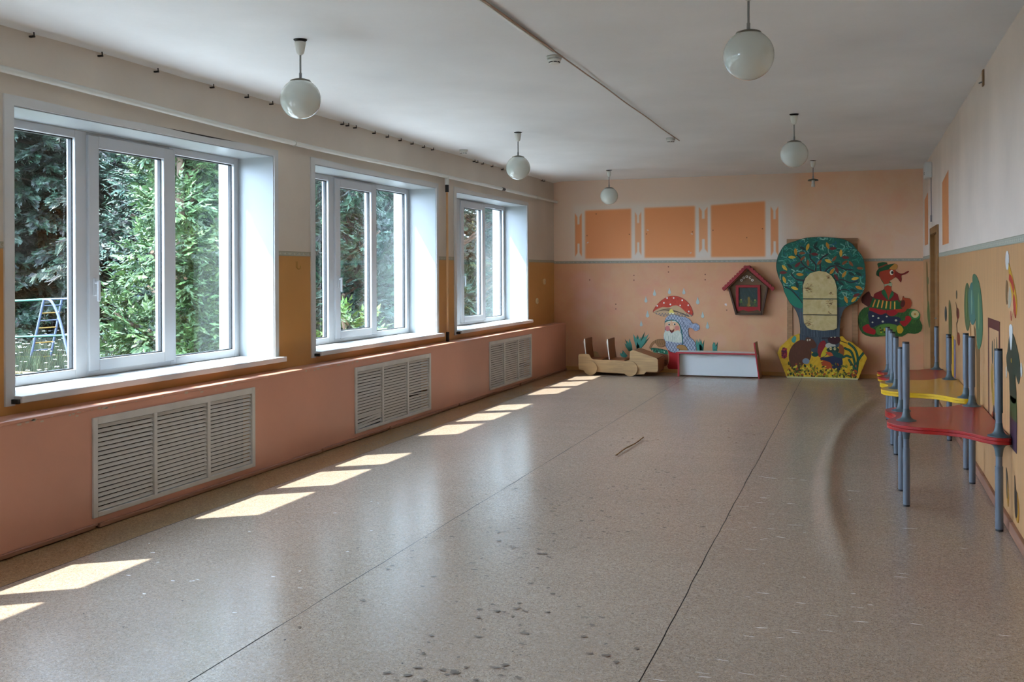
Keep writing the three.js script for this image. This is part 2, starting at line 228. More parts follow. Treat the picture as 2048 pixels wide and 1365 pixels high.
{
  part('subfloor', box(XO, XR + 0.25, -0.3, -0.005, ZB, ZF), M.dark, fl);
  const ridge = new THREE.CatmullRomCurve3([[0.20, 13.6], [0.136, 12.8], [-0.149, 10.6], [-0.239, 8.6], [-0.224, 7.4], [-0.165, 6.4], [-0.07, 5.4]].map((q) => new THREE.Vector3(q[0], 0, q[1]))).getPoints(160);
  const rx = (Z) => { let b = 0, bd = 9; for (const q of ridge) { const d = Math.abs(q.z - Z); if (d < bd) { bd = d; b = q.x; } } return b; };
  const sheets = [[XB - 0.1, -4.045], [-4.04, -2.425], [-2.42, -0.80], [-0.795, XR]];
  const tint = ['#f6e2bd', '#ffffff', '#ffffff', '#ffffff'];
  sheets.forEach(([a, b], k) => {
    const nx = k ? 36 : 6, nz = 420, g = new THREE.PlaneGeometry(1, 1, nx, nz), p = g.attributes.position, uv = g.attributes.uv, col = new Float32Array(p.count * 3), base = new THREE.Color(tint[k]);
    for (let i = 0; i < p.count; i++) {
      const u = p.getX(i) + 0.5, Z = ZB + (p.getY(i) + 0.5) * (ZF - ZB), jag = (s) => 0.003 * (vnoise(Z * 6 + s * 31, s * 7.3, 512) - 0.5) * 2 + 0.006 * (vnoise(Z * 0.7 + s * 3, s, 64) - 0.5);
      let x = a + (b - a) * u; if (u < 0.01 && k) x += jag(k); if (u > 0.99 && k < 3) x += jag(k + 1);
      let y = 0.0016 * (vnoise(x * 1.7 + 20, Z * 1.3 + 20, 64) - 0.5);
      if (k === 3) { const d = x - rx(Z), on = Math.max(0, Math.min(1, (Z - 4.9) / 1.5)) * Math.max(0, Math.min(1, (14 - Z) / 1.5)); y += 0.03 * on * Math.exp(-Math.pow(d / 0.06, 2)); }
      if (u > 0.97 && k < 3 || u < 0.03 && k) y += 0.002 * vnoise(Z * 3 + k * 5, 1, 256);
      p.setXYZ(i, x, y, -Z); uv.setXY(i, x / 0.9 + k * 0.37, Z / 0.9 + k * 0.21);
      const t = 0.98 + 0.16 * (fbm(x * 0.11 + 0.5, Z * 0.11 + 0.5, 8, 4) - 0.5) + 0.05 * (vnoise(x * 0.8 + 3, Z * 5, 128) - 0.5);
      col[3 * i] = base.r * t; col[3 * i + 1] = base.g * t; col[3 * i + 2] = base.b * t;
    }
    g.setAttribute('color', new THREE.BufferAttribute(col, 3)); g.computeVertexNormals();
    const m = new THREE.MeshPhysicalMaterial({ color: '#ffffff', map: T.floor, vertexColors: true, roughness: 1, roughnessMap: rep(T.floorRough, 0.55, 0.55), bumpMap: rep(T.floorBump, 0.5, 0.5), bumpScale: 0.00005 });
    part('linoleum_sheet', g, m, fl, k ? undefined : 'clean yellowish strip along the radiator casing');
  });
  // scuffs, drips and paint flecks: flat irregular blots
  const blot = (list, m, name) => { const gs = list.map(([x, Z, a, b, t, s]) => { const r = rng(s), pts = []; for (let i = 0; i < 9; i++) { const q = i / 9 * Math.PI * 2, k = 0.4 + 0.8 * r(); pts.push([Math.cos(q) * a * k, Math.sin(q) * b * k]); } const g = new THREE.ShapeGeometry(poly(pts)); g.rotateX(-Math.PI / 2); g.rotateY(t); g.translate(x, 0.0028, -Z); return g; }); const o = part(name, gs, m, fl); o.userData.kind = 'stuff'; return o; };
  const r = rng(77), sc1 = [], sc2 = [], wh = [];
  for (let i = 0; i < 480; i++) { const x = -1.95 + (r() + r() - 1) * 0.8 + 0.55 * (r() < 0.5), Z = 3.4 + Math.pow(r(), 1.4) * 7; if (vnoise(x * 2 + 40, Z * 1.2, 64) < 0.42) continue; sc1.push([x, Z, 0.006 + r() * 0.018, 0.004 + r() * 0.013, r() * 0.6 - 0.3, i * 13 + 1]); }
  for (let i = 0; i < 60; i++) sc2.push([-3.9 + r() * 4.6, 3 + r() * 9, 0.004 + r() * 0.006, 0.004 + r() * 0.006, r() * 3, i * 7 + 3]);
  for (let i = 0; i < 70; i++) { const q = r(); wh.push([-0.75 + r() * 1.0 * (0.4 + q), 3.3 + r() * 4.5, 0.01 + r() * 0.045, 0.002 + r() * 0.002, (r() - 0.5) * 0.3, i * 11 + 5]); }
  for (let i = 0; i < 26; i++) wh.push([-3.9 + r() * 1.3, 3.6 + r() * 2.5, 0.005 + r() * 0.012, 0.003 + r() * 0.004, r(), i * 17 + 2]);
  blot(sc1, mat('#7c7167', 0.23), 'scuff_marks'); blot(sc2, mat('#2e2724', 0.8), 'grit'); blot(wh, mat('#e6e2dc', 0.6), 'paint_flecks');
}
// skirtings
{
  const b1 = struct('baseboard_right', 'broken pinkish wooden skirting along the right wall', 'baseboard'), cuts = [[ZB, 2.4], [2.44, 5.55], [5.58, 6.52], [6.55, 9.0], [9.05, 12.26], [13.6, ZF]];
  cuts.forEach(([a, b], i) => { const g = rbox(XR - 0.022, XR, 0.004, 0.072, a, b, 0.004); part('board', g, M.skirt, b1); });
  const b2 = struct('baseboard_far', 'painted skirting along the end wall', 'baseboard'); part('board', rbox(XB, XR, 0.004, 0.06, ZF - 0.018, ZF, 0.004), M.ochre, b2);
  const b3 = struct('baseboard_left', 'thin wooden strip at the foot of the radiator casing', 'baseboard');
  [[ZB, 1.2], [1.22, 4.9], [4.93, 7.6], [7.63, 8.9], [8.95, 10.7], [10.75, 12.9], [12.98, ZF - 0.02]].forEach(([a, b], i) => { const g = rbox(XB, XB + 0.022, 0.003, 0.03, a, b, 0.006); g.translate((i % 3) * 0.004, (i % 2) * 0.002, 0); part('strip', g, M.skirt, b3); });
}
// doors
{
  const d1 = struct('door_1', 'painted panelled door behind the tree stand', 'door'), z = -ZF;
  const fb = (x0, x1, y0, y1, d0, d1_) => rbox(x0, x1, y0, y1, ZF - d1_, ZF - d0, 0.004);
  part('casing', [fb(-1.02, -0.94, 0.01, 2.03, 0, 0.03), fb(-0.11, -0.03, 0.01, 2.03, 0, 0.03), fb(-1.02, -0.03, 1.95, 2.03, 0, 0.034)], mat('#c79a72', 0.45, { map: rep(T.ply, 1, 1) }), d1);
  const leaf = part('leaf', fb(-0.94, -0.11, 0.012, 1.95, 0, 0.014), mat('#dcab84', 0.42), d1);
  for (const [y0, y1] of [[0.2, 0.75], [0.9, 1.8]]) part('panel', [fb(-0.83, -0.22, y0, y0 + 0.03, 0.012, 0.026), fb(-0.83, -0.22, y1 - 0.03, y1, 0.012, 0.026), fb(-0.83, -0.80, y0, y1, 0.012, 0.026), fb(-0.25, -0.22, y0, y1, 0.012, 0.026)], mat('#dcab84', 0.42), leaf);
  const d2 = struct('door_2', 'brown wooden door in the right wall near the far corner', 'door');
  part('leaf', rbox(XR + 0.03, XR + 0.075, 0.01, DH - 0.01, D0 + 0.05, D1 - 0.05, 0.004), M.wood, d2);
  part('casing', [rbox(XR - 0.02, XR + 0.1, 0.004, DH + 0.05, D0 - 0.07, D0 + 0.05, 0.004), rbox(XR - 0.02, XR + 0.1, 0.004, DH + 0.05, D1 - 0.05, D1 + 0.07, 0.004), rbox(XR - 0.02, XR + 0.1, DH - 0.03, DH + 0.05, D0, D1, 0.004)], M.wood, d2);
  part('door_handle', [rod([XR + 0.035, 1.0, -D0 - 0.14], [XR - 0.02, 1.0, -D0 - 0.14], 0.008), rod([XR - 0.02, 1.0, -D0 - 0.14], [XR - 0.02, 1.0, -D0 - 0.25], 0.009)], M.metal, d2);
  part('backing', box(XR + 0.2, XR + 0.25, 0, DH, D0, D1), M.concrete, d2);
}

// ---------------------------------------------------------------- radiator casing and grilles
const GR = [[1.55, 3.28], [4.895, 6.62], [8.24, 9.965], [11.79, 13.50]], GY0 = 0.065, GY1 = 0.678;
{
  const t = thing('radiator_casing', 'long pink painted radiator casing built out below the windows', 'casing'), f = [];
  const x0 = XB - 0.025;
  f.push(box(x0, XB, 0.012, GY0, ZB, ZF), box(x0, XB, GY1, 0.728, ZB, ZF));
  let a = ZB; for (const [s, e] of GR) { f.push(box(x0, XB, GY0, GY1, a, s)); a = e; } f.push(box(x0, XB, GY0, GY1, a, ZF));
  part('front_panel', f, M.pink, t); part('top_shelf', rbox(XL, XB + 0.004, 0.728, 0.75, ZB, ZF, 0.006), M.pink, t);
  const gs = [], r = rng(12); for (let i = 0; i < 46; i++) { const Z = 4.3 + Math.pow(r(), 1.6) * 10, g = new THREE.CircleGeometry(0.004 + 0.01 * r(), 6); g.scale(1 + 2 * r(), 0.7, 1); g.rotateY(Math.PI / 2); g.translate(XB + 0.0046, 0.735 - r() * 0.03 * (i % 3 ? 0.4 : 1), -Z); gs.push(g); }
  part('paint_chips', gs, mat('#c9b8a6', 0.7), t).userData.kind = 'stuff';
}
GR.forEach(([s, e], gi) => {
  const L = ['white louvred grille just left of the frame', 'large white louvred grille under the nearest window', 'white louvred grille with bent slats under the middle window', 'white louvred grille under the farthest window'];
  const t = thing('vent_grille', L[gi] + ', in the pink casing', 'grille', [XB, GY0, -s], 'louvred radiator grilles');
  const w = e - s, h = GY1 - GY0, b = (x0, x1, y0, y1, z0, z1) => rbox(x0, x1, y0, y1, z0, z1, 0.003), th = [0, w / 3, 2 * w / 3, w];
  part('frame', [b(-0.02, 0.012, 0, 0.03, 0.04, w - 0.04), b(-0.02, 0.012, h - 0.045, h, 0.04, w - 0.04), b(-0.02, 0.012, 0, h, 0, 0.04), b(-0.02, 0.012, 0, h, w - 0.04, w)], M.grille, t);
  for (const k of [1, 2]) part('divider', b(-0.02, 0.010, 0.02, h - 0.03, th[k] - 0.016, th[k] + 0.016), M.grille, t);
  const n = 19, y0 = 0.032, pitch = (h - 0.045 - y0) / n, r = rng(gi * 5 + 1);
  for (let c = 0; c < 3; c++) {
    const a = th[c] + (c ? 0.014 : 0.034), d = th[c + 1] - (c < 2 ? 0.014 : 0.034), g = new THREE.BoxGeometry(0.004, 0.022, d - a); g.rotateZ(0.5);
    for (let i = 0; i < n; i++) {
      const o = part('slat', g, M.grille, t); o.position.set(-0.008, y0 + (i + 0.42) * pitch, -(a + d) / 2); o.rotation.x = (r() - 0.5) * 0.006;
      if (gi === 2 && c === 0 && (i < 4 || i === 15 || i === 12)) { o.rotation.x += [0.025, 0.05, 0.03, 0.012][i % 4] * (i < 4 ? 1 : -0.5); o.position.y += i < 4 ? 0.006 : 0; }
      if (gi === 2 && c === 2 && i === 6) { o.rotation.x = -0.04; o.rotation.z = 0.5; }
      if (gi === 3 && c === 2 && (i === 5 || i === 6)) { o.rotation.x = 0.03; o.rotation.z = 0.4; }
      if (gi > 0 && i === 0 && c === 2) o.rotation.z = -0.55;
    }
  }
  part('backing', box(-0.13, -0.12, -0.04, h + 0.04, -0.03, w + 0.03), M.dark, t);
});

// ---------------------------------------------------------------- pipes on the window wall
{
  const t = thing('heating_pipe', 'white horizontal pipe running above the windows', 'pipe'), px = XL + 0.055;
  const c = new THREE.CatmullRomCurve3([[ZB, 2.745], [1, 2.735], [4.35, 2.718], [7.44, 2.668], [10.2, 2.68], [12.7, 2.684], [ZF, 2.672]].map(([Z, y]) => new THREE.Vector3(px, y, -Z)));
  part('pipe', new THREE.TubeGeometry(c, 80, 0.02, 14), M.whitePaint, t);
  for (const [Z, y] of [[7.44, 2.668], [2.0, 2.733], [14.2, 2.677]]) part('bracket', [rod([XL + 0.002, y - 0.005, -Z], [px, y - 0.005, -Z], 0.009), (() => { const g = new THREE.TorusGeometry(0.023, 0.005, 8, 18); g.translate(px, y, -Z); return g; })()], M.whitePaint, t);
  const g = new THREE.CylinderGeometry(0.0225, 0.0225, 0.11, 16); g.rotateX(Math.PI / 2); g.translate(px, 2.684, -12.72); part('joint_sleeve', g, M.black, t, 'black joint sleeve');
  const v = thing('riser_pipe', 'thin vertical riser pipe between the middle and far windows', 'pipe', [px, 0, -10.78]);
  part('pipe', rod([0, 0.75, 0], [0, 2.665, 0], 0.0135, 12), mat('#d8a878', 0.4, { map: mott(1.5) }), v);
  part('joint_sleeve', rod([0, 2.5, 0], [0, 2.585, 0], 0.022, 12), M.black, v); part('joint_sleeve', rod([0, 0.752, 0], [0, 0.86, 0], 0.02, 12), M.black, v);
  part('tee', [rod([0, 2.585, 0], [0, 2.68, 0], 0.026, 12)], M.whitePaint, v);
}
// ---------------------------------------------------------------- ceiling lamps
function makeLamp(label, x, Z, globe = true) {
  const t = thing('globe_lamp', label, 'lamp', [x, H, -Z], 'ceiling lamps');
  part('canopy', lathe([[0.0, -0.012], [0.033, -0.012], [0.0345, -0.018], [0.031, -0.04], [0.026, -0.07], [0.02, -0.086], [0.009, -0.094], [0, -0.096]].map((p) => [p[0], p[1]]).reverse(), 28), M.whitePaint, t);
  part('hook', [rod([0, 0.003, 0], [0, -0.02, 0], 0.006), lathe([[0, -0.004], [0.04, -0.003], [0.042, 0.002], [0, 0.004]], 20)], M.dark, t);
  part('stem', [rod([0, -0.09, 0], [0, -0.245, 0], 0.006), rod([0, -0.205, 0], [0, -0.245, 0], 0.009)], M.metal, t);
  part('cap', lathe([[0.066, -0.266], [0.068, -0.262], [0.06, -0.25], [0.03, -0.241], [0.008, -0.238], [0, -0.238]], 32), mat('#6d6a5e', 0.45, { metalness: 0.4 }), t);
  if (globe) {
    const pts = []; for (let i = 0; i <= 26; i++) { const a = -Math.PI / 2 + (i / 26) * (Math.PI - 0.55); pts.push([Math.max(0, 0.126 * Math.cos(a)), -0.366 + 0.124 * Math.sin(a)]); }
    part('globe', lathe(pts, 48), M.globe, t);
  } else part('bulb_holder', [rod([0, -0.25, 0], [0, -0.31, 0], 0.02, 14), rod([0, -0.31, 0], [0, -0.345, 0], 0.024, 14)], M.whitePaint, t);
  return t;
}
makeLamp('white glass globe lamp hanging nearest the windows, in front of the first pier', -3.262, 5.395);
makeLamp('white glass globe lamp in the window row, second from the camera', -3.324, 9.736);
makeLamp('smallest white globe lamp, hanging before the orange panels', -3.362, 13.843);
makeLamp('largest white glass globe lamp, at the top edge right of centre', -0.52, 5.09);
makeLamp('white glass globe lamp hanging above the tree stand', -0.567, 9.534);
makeLamp('ceiling lamp without its globe, bare bulb holder and cap', -0.572, 13.585, false);

// ---------------------------------------------------------------- smoke detectors, cable trunking
function detector(label, x, Z, k = 1) {
  const t = thing('smoke_detector', label, 'detector', [x, H, -Z], 'smoke detectors');
  part('base', lathe([[0, -0.016], [0.05, -0.016], [0.052, -0.004], [0.052, 0.002], [0, 0.002]].map((p) => [p[0] * k, p[1]]), 28), mat('#c6c8c2', 0.4), t);
  part('head', lathe([[0, -0.05], [0.028, -0.05], [0.034, -0.046], [0.036, -0.036], [0.043, -0.03], [0.048, -0.016], [0, -0.014]].map((p) => [p[0] * k, p[1]]), 28), mat('#d9dbd6', 0.35), t);
  for (let i = 0; i < 8; i++) { const a = i * Math.PI / 4 + 0.35, g = new THREE.BoxGeometry(0.022 * k, 0.006, 0.006); g.rotateY(-a + Math.PI / 2); g.translate(Math.cos(a) * 0.034 * k, -0.040, Math.sin(a) * 0.034 * k); part('vent_slot', g, M.black, t); }
}
detector('white smoke detector beside the cable, near the camera', -1.925, 6.40); detector('white smoke detector at the far end of the cable', -1.926, 10.75); detector('white smoke detector at the ceiling edge over the middle window', -4.40, 10.9);
{
  const t = thing('cable_duct', 'thin brown and white cable duct running along the ceiling', 'cable duct'), c = [];
  for (let i = 0; i <= 40; i++) { const Z = ZB + 0.02 + (10.88 - ZB) * i / 40; c.push(new THREE.Vector3(-1.862 + 0.004 * Math.sin(i * 1.3) * (i > 28 ? 1 : 0.1), H - 0.012, -Z)); }
  part('cable', new THREE.TubeGeometry(new THREE.CatmullRomCurve3(c), 160, 0.005, 8), mat('#a58a78', 0.6), t);
  part('trunking', rbox(-1.888, -1.87, H - 0.02, H - 0.003, ZB + 0.02, 6.2, 0.003), M.whitePaint, t, 'white plastic trunking on the near half');
}
{
  const r = rng(31);
  for (const Z of [4.62, 5.18, 5.72, 6.35, 6.8, 7.15, 8.35, 8.45, 8.6, 9.0, 9.3, 9.6, 9.9, 10.2, 10.45, 11.75, 11.85, 12.05, 12.4, 12.8, 13.75, 14.6, 14.7]) {
    const o = single('cable_clip', [rod([XL + 0.03, H - 0.016, -Z], [XL + 0.03, H - 0.045, -Z - 0.004], 0.004, 6), box(XL, XL + 0.034, H - 0.046, H - 0.036, Z - 0.008, Z + 0.008)], M.dark, 'small dark cable clip along the ceiling edge above the windows', 'clip', 'cable clips along the ceiling edge');
  }
}
// ---------------------------------------------------------------- small wall fittings
{
  const s = thing('siren_box', 'white alarm box high on the right wall', 'alarm box', [XR, 2.70, -13.45]);
  part('body', rbox(-0.085, 0, 0, 0.20, -0.14, 0.14, 0.02, 3), M.laminate, s); part('speaker_slots', [box(-0.087, -0.084, 0.05, 0.056, -0.06, 0.06), box(-0.087, -0.084, 0.07, 0.076, -0.06, 0.06)], M.gasket, s);
  part('cable', [rod([-0.01, 0, 0.06], [-0.01, -0.46, 0.06], 0.006), rod([-0.012, -0.46, 0.06], [-0.012, -0.54, 0.06], 0.012)], mat('#8c8284', 0.5), s);
  const b = thing('wall_bracket', 'small brown bracket where the right wall meets the ceiling', 'bracket', [XR, 2.88, -7.88]);
  part('plate', rbox(-0.012, 0, 0, 0.115, -0.03, 0.03, 0.003), mat('#8a6a4a', 0.6), b); part('hook', rod([-0.012, 0.03, 0], [-0.035, 0.02, 0], 0.005), M.metal, b);
  for (const [Z, y, l] of [[14.72, 1.41, 'pale round socket cover near the far corner'], [14.35, 1.12, 'pale damaged socket below the round cover']]) { const q = thing('socket_cover', l, 'socket', [XL, y, -Z]); const g = new THREE.CylinderGeometry(0.042, 0.046, 0.022, 24); g.rotateZ(Math.PI / 2); g.translate(0.011, 0, 0); part('cover', g, mat('#d8c49a', 0.4), q); const k = new THREE.CylinderGeometry(0.012, 0.012, 0.012, 16); k.rotateZ(Math.PI / 2); k.translate(0.024, 0, 0); part('plug', k, mat('#b9a680', 0.5), q); }
  const k = thing('coat_hook', 'small brass hook under the border between near windows', 'hook', [XL, 1.63, -7.56]); part('plate', rbox(0, 0.006, -0.03, 0.03, -0.012, 0.012, 0.002), mat('#b38b4a', 0.4, { metalness: 0.5 }), k); { const g = new THREE.TorusGeometry(0.018, 0.004, 8, 16, Math.PI * 1.3); g.rotateZ(Math.PI * 0.9); g.translate(0.022, -0.02, 0); part('hook', g, mat('#b38b4a', 0.35, { metalness: 0.5 }), k); }
}
single('stick', (() => { const c = new THREE.CatmullRomCurve3([[-1.945, 8.21], [-1.94, 8.5], [-1.915, 8.85], [-1.91, 9.17]].map(([x, Z], i) => new THREE.Vector3(x, 0.012 + 0.003 * (i % 2), -Z))); return new THREE.TubeGeometry(c, 20, 0.0055, 7); })(), mat('#8a6438', 0.7), 'thin brown stick lying in the middle of the floor', 'stick');

// ---------------------------------------------------------------- tables stacked in pairs along the right wall
const HALF = [[0.225, 0], [0.212, 0.09], [0.176, 0.17], [0.163, 0.25], [0.175, 0.35], [0.23, 0.44], [0.34, 0.50], [0.46, 0.525], [0.56, 0.56], [0.64, 0.66], [0.70, 0.76], [0.76, 0.80], [0.825, 0.795]];
function makeTable(label, Zc, y, up, top, edge, legLen, tag) {
  const t = thing('childrens_table', label, 'table', [0, y, -Zc], 'children\'s tables stacked in pairs');
  const right = HALF, left = HALF.slice(1, -1).reverse().map(([x, d]) => [x, -d]);
  const open = [...HALF.slice().reverse().map(([x, d]) => [x, -d]), ...HALF.slice(1)];
  const c = new THREE.CatmullRomCurve3(open.map((p) => new THREE.Vector3(p[0], p[1], 0)), false, 'centripetal').getPoints(120).map((p) => [p.x, p.y]);
  c.push([0.838, 0.78], [0.838, -0.78]);
  const sh = new THREE.Shape(c.map((p) => new THREE.Vector2(p[0], p[1])));
  const g = extrude(sh, 0.013, 0.0035); g.rotateX(-Math.PI / 2); g.translate(0, 0.0035, 0);
  const gm = g; part('tabletop', gm, [top, edge], t);
  const s = up ? 1 : -1;                                            // legs point up on a table that lies upside down
  for (const [i, [x, Z]] of [[0.284, -0.22], [0.271, 0.262], [0.778, -0.72], [0.766, 0.672]].entries()) {
    const len = legLen[i], base = up ? 0.02 : 0, lg = new THREE.Group();
    const leg = part('leg', [rod([0, s * 0.02, 0], [0, s * 0.15, 0], 0.0185, 16), rod([0, s * 0.14, 0], [0, s * (len - 0.012), 0], 0.0225, 18)], M.leg, t); leg.position.set(x, base, -Z);
    const fg = lathe([[0.064, 0], [0.064, 0.004], [0.05, 0.008], [0.036, 0.016], [0.027, 0.03], [0.022, 0.055], [0.0195, 0.08]], 28); if (!up) fg.rotateX(Math.PI);
    part('flange', fg, M.legGreen, leg); part('foot_cap', rod([0, s * (len - 0.012), 0], [0, s * len, 0], 0.0215, 18), M.black, leg);
  }
  return t;
}
const pair = (Zc, yt, a, b, up, down) => {
  const low = yt - 0.04;
  makeTable(a, Zc, low, false, ...down, [low, low, low, low]); makeTable(b, Zc, low + 0.0203, true, ...up, Zc < 8 ? [0.52, 0.45, 0.522, 0.51] : Zc < 10 ? [0.44, 0.45, 0.505, 0.39] : [0.47, 0.47, 0.46, 0.46]);
};
pair(7.29, 0.565, 'red wavy-edged children\'s table standing upright, nearest the camera', 'red children\'s table turned upside down on the nearest red one', [M.red, M.redEdge], [M.red, M.redEdge]);
pair(9.24, 0.56, 'yellow wavy-edged children\'s table standing upright in the middle', 'yellow children\'s table turned upside down on the middle one', [M.yellow, M.yellowEdge], [M.yellow, M.yellowEdge]);
pair(10.85, 0.50, 'yellow-edged children\'s table standing upright, farthest back', 'red children\'s table upside down on the farthest table', [M.red, M.redEdge], [M.yellow, M.yellowEdge]);

// ---------------------------------------------------------------- toy car of plywood
{
  const t = thing('toy_car', 'plywood two-seat toy car standing by the far wall', 'toy car', [0, 0, 0]);
  const X = (c) => -4.117 + 0.000742 * c, Y = (c) => 0.655 - 0.000742 * c, P = (l) => l.map(([a, b]) => [X(a), Y(b) - 0.0]);
  const side = P([[105, 500], [120, 468], [150, 455], [310, 455], [345, 470], [385, 545], [420, 562], [1140, 580], [1172, 560], [1180, 400], [1215, 365], [1260, 360], [1715, 505], [1748, 540], [1752, 740], [1735, 775], [1690, 785], [1510, 782], [1470, 835], [1320, 845], [500, 815], [160, 790], [115, 760]]);
  for (const [z, n] of [[14.60, 'side_panel'], [15.08, 'side_panel']]) { const g = extrude(poly(side), 0.018, 0.003); g.translate(0, 0, -z - 0.018); part(n, muv(g), M.ply, t); }
  for (const [cx, cy, r] of [[372, 722, 0.105], [1190, 745, 0.113]]) for (const z of [14.578, 15.11]) { const g = new THREE.CylinderGeometry(r, r, 0.018, 40); g.rotateX(Math.PI / 2); g.translate(X(cx), r + 0.001, -z); part('wheel', muv(g), M.ply, t); }
  for (const cx of [372, 1190]) part('axle', rod([X(cx), 0.108, -14.57], [X(cx), 0.108, -15.1], 0.012), M.ply, t);
  // seats: bent back with pale edges and a flat seat
  for (const [k, cx] of [255, 735].entries()) {
    const back = part('seat_back', (() => { const s = P([[cx - 30, 150], [cx - 12, 150], [cx - 6, 300], [cx + 25, 560], [cx + 6, 560], [cx - 22, 320], [cx - 42, 210]]); const g = extrude(poly(s), 0.42, 0.002); g.translate(0, 0, -14.635 - 0.42); return g; })(), M.plyDark, t);
    const e = P([[cx - 30, 150], [cx - 12, 150], [cx - 6, 300], [cx + 25, 560], [cx + 6, 560], [cx - 22, 320], [cx - 42, 210]]); const ge = extrude(poly(e), 0.004); ge.translate(0, 0, -14.632); part('edge_band', ge, M.plyEdge, back, 'pale edge of the seat back');
    part('seat', rbox(X(cx + 10), X(cx + 330), Y(575) - 0.01, Y(575) + 0.008, 14.62, 15.08, 0.004), M.plyDark, t);
  }
  const hood = (() => { const a = [X(1262), Y(362)], b = [X(1730), Y(512)]; const s = poly([a, b, [b[0] - 0.006, b[1] - 0.016], [a[0] - 0.006, a[1] - 0.016]]); const g = extrude(s, 0.46); g.translate(0, 0, -15.08); return muv(g); })();
  part('hood', hood, M.plyDark, t); part('dashboard', rbox(X(1190), X(1210), Y(760), Y(380), 14.62, 15.08, 0.003), M.plyDark, t); part('nose_board', rbox(X(1725), X(1748), Y(770), Y(530), 14.62, 15.08, 0.003), M.plyDark, t); part('floor_board', rbox(X(130), X(1740), Y(800), Y(780), 14.62, 15.08, 0.003), M.plyDark, t);
  const st = poly(P([[1510, 640], [1570, 580], [1585, 520], [1620, 490], [1665, 495], [1700, 530], [1690, 552], [1650, 545], [1640, 590], [1600, 600], [1540, 635]])); const gs = extrude(st, 0.0012); gs.translate(0, 0, -14.5985); part('sticker', gs, mat('#dfe0ee', 0.4), t, 'torn white sticker on the bonnet side');
}
// ---------------------------------------------------------------- toy couch
{
  const t = thing('toy_couch', 'white play couch with red edges and a sloping end board', 'couch', [-1.95, 0, -14.92]);
  const redE = mat('#b5333c', 0.4);
  part('seat_board', rbox(-0.63, 0.535, 0.345, 0.363, -0.17, 0.20, 0.003), M.laminate, t); part('front_edge', rbox(-0.632, 0.54, 0.343, 0.366, -0.178, -0.168, 0.002), redE, t);
  part('front_panel', rbox(-0.585, 0.545, 0.02, 0.345, -0.10, -0.084, 0.002), M.laminate, t);
  const lp = part('end_panel', rbox(-0.60, -0.583, 0.003, 0.345, -0.165, 0.2, 0.002), mat('#b4a184', 0.5), t); part('edge_band', rbox(-0.604, -0.579, 0.003, 0.345, -0.175, -0.164, 0.002), redE, lp);
  const s = poly([[0.562, 0.003], [0.58, 0.003], [0.515, 0.52], [0.495, 0.52]]); const g = extrude(s, 0.37, 0.002); g.translate(0, 0, -0.2); const rp = part('sloping_end', g, mat('#9a7c58', 0.5), t);
  const g2 = extrude(s, 0.008, 0.001); g2.translate(0, 0, 0.17); part('edge_band', g2, redE, rp);
}

// ---------------------------------------------------------------- painted cut-outs
// a flat painted board: outlines and paint share one drawing frame, sx by sy metres to a unit, its corner at (x0, y0)
function board(t, name, outline, tex, fr, Z, depth, smooth = 3, hard) {
  const [x0, y0, sx, sy, W, Hh] = fr, g = extrude(poly(outline.map(([a, b]) => [x0 + sx * a, y0 - sy * b]), smooth), depth);
  const p = g.attributes.position, uv = g.attributes.uv;
  for (let i = 0; i < p.count; i++) uv.setXY(i, (p.getX(i) - x0) / sx / W, 1 - (y0 - p.getY(i)) / sy / Hh);
  g.translate(0, 0, -Z); return part(name, g, mat('#ffffff', hard ?? 0.45, { map: tex }), t);
}
const fill = (c, col, pts, sm) => { c.fillStyle = col; c.beginPath(); if (sm) { const q = new THREE.CatmullRomCurve3(pts.map((p) => new THREE.Vector3(p[0], p[1], 0)), true, 'centripetal').getPoints(pts.length * 6); q.forEach((p) => c.lineTo(p.x, p.y)); } else pts.forEach((p) => c.lineTo(...p)); c.closePath(); c.fill(); };
const line = (c, col, w, pts) => { c.strokeStyle = col; c.lineWidth = w; c.lineCap = c.lineJoin = 'round'; c.beginPath(); const q = pts.length > 2 ? new THREE.CatmullRomCurve3(pts.map((p) => new THREE.Vector3(p[0], p[1], 0)), false, 'centripetal').getPoints(pts.length * 6).map((p) => [p.x, p.y]) : pts; q.forEach((p) => c.lineTo(...p)); c.stroke(); };
const dot = (c, col, x, y, a, b = a, t = 0) => { c.fillStyle = col; c.beginPath(); c.ellipse(x, y, a, b, t, 0, 7); c.fill(); };

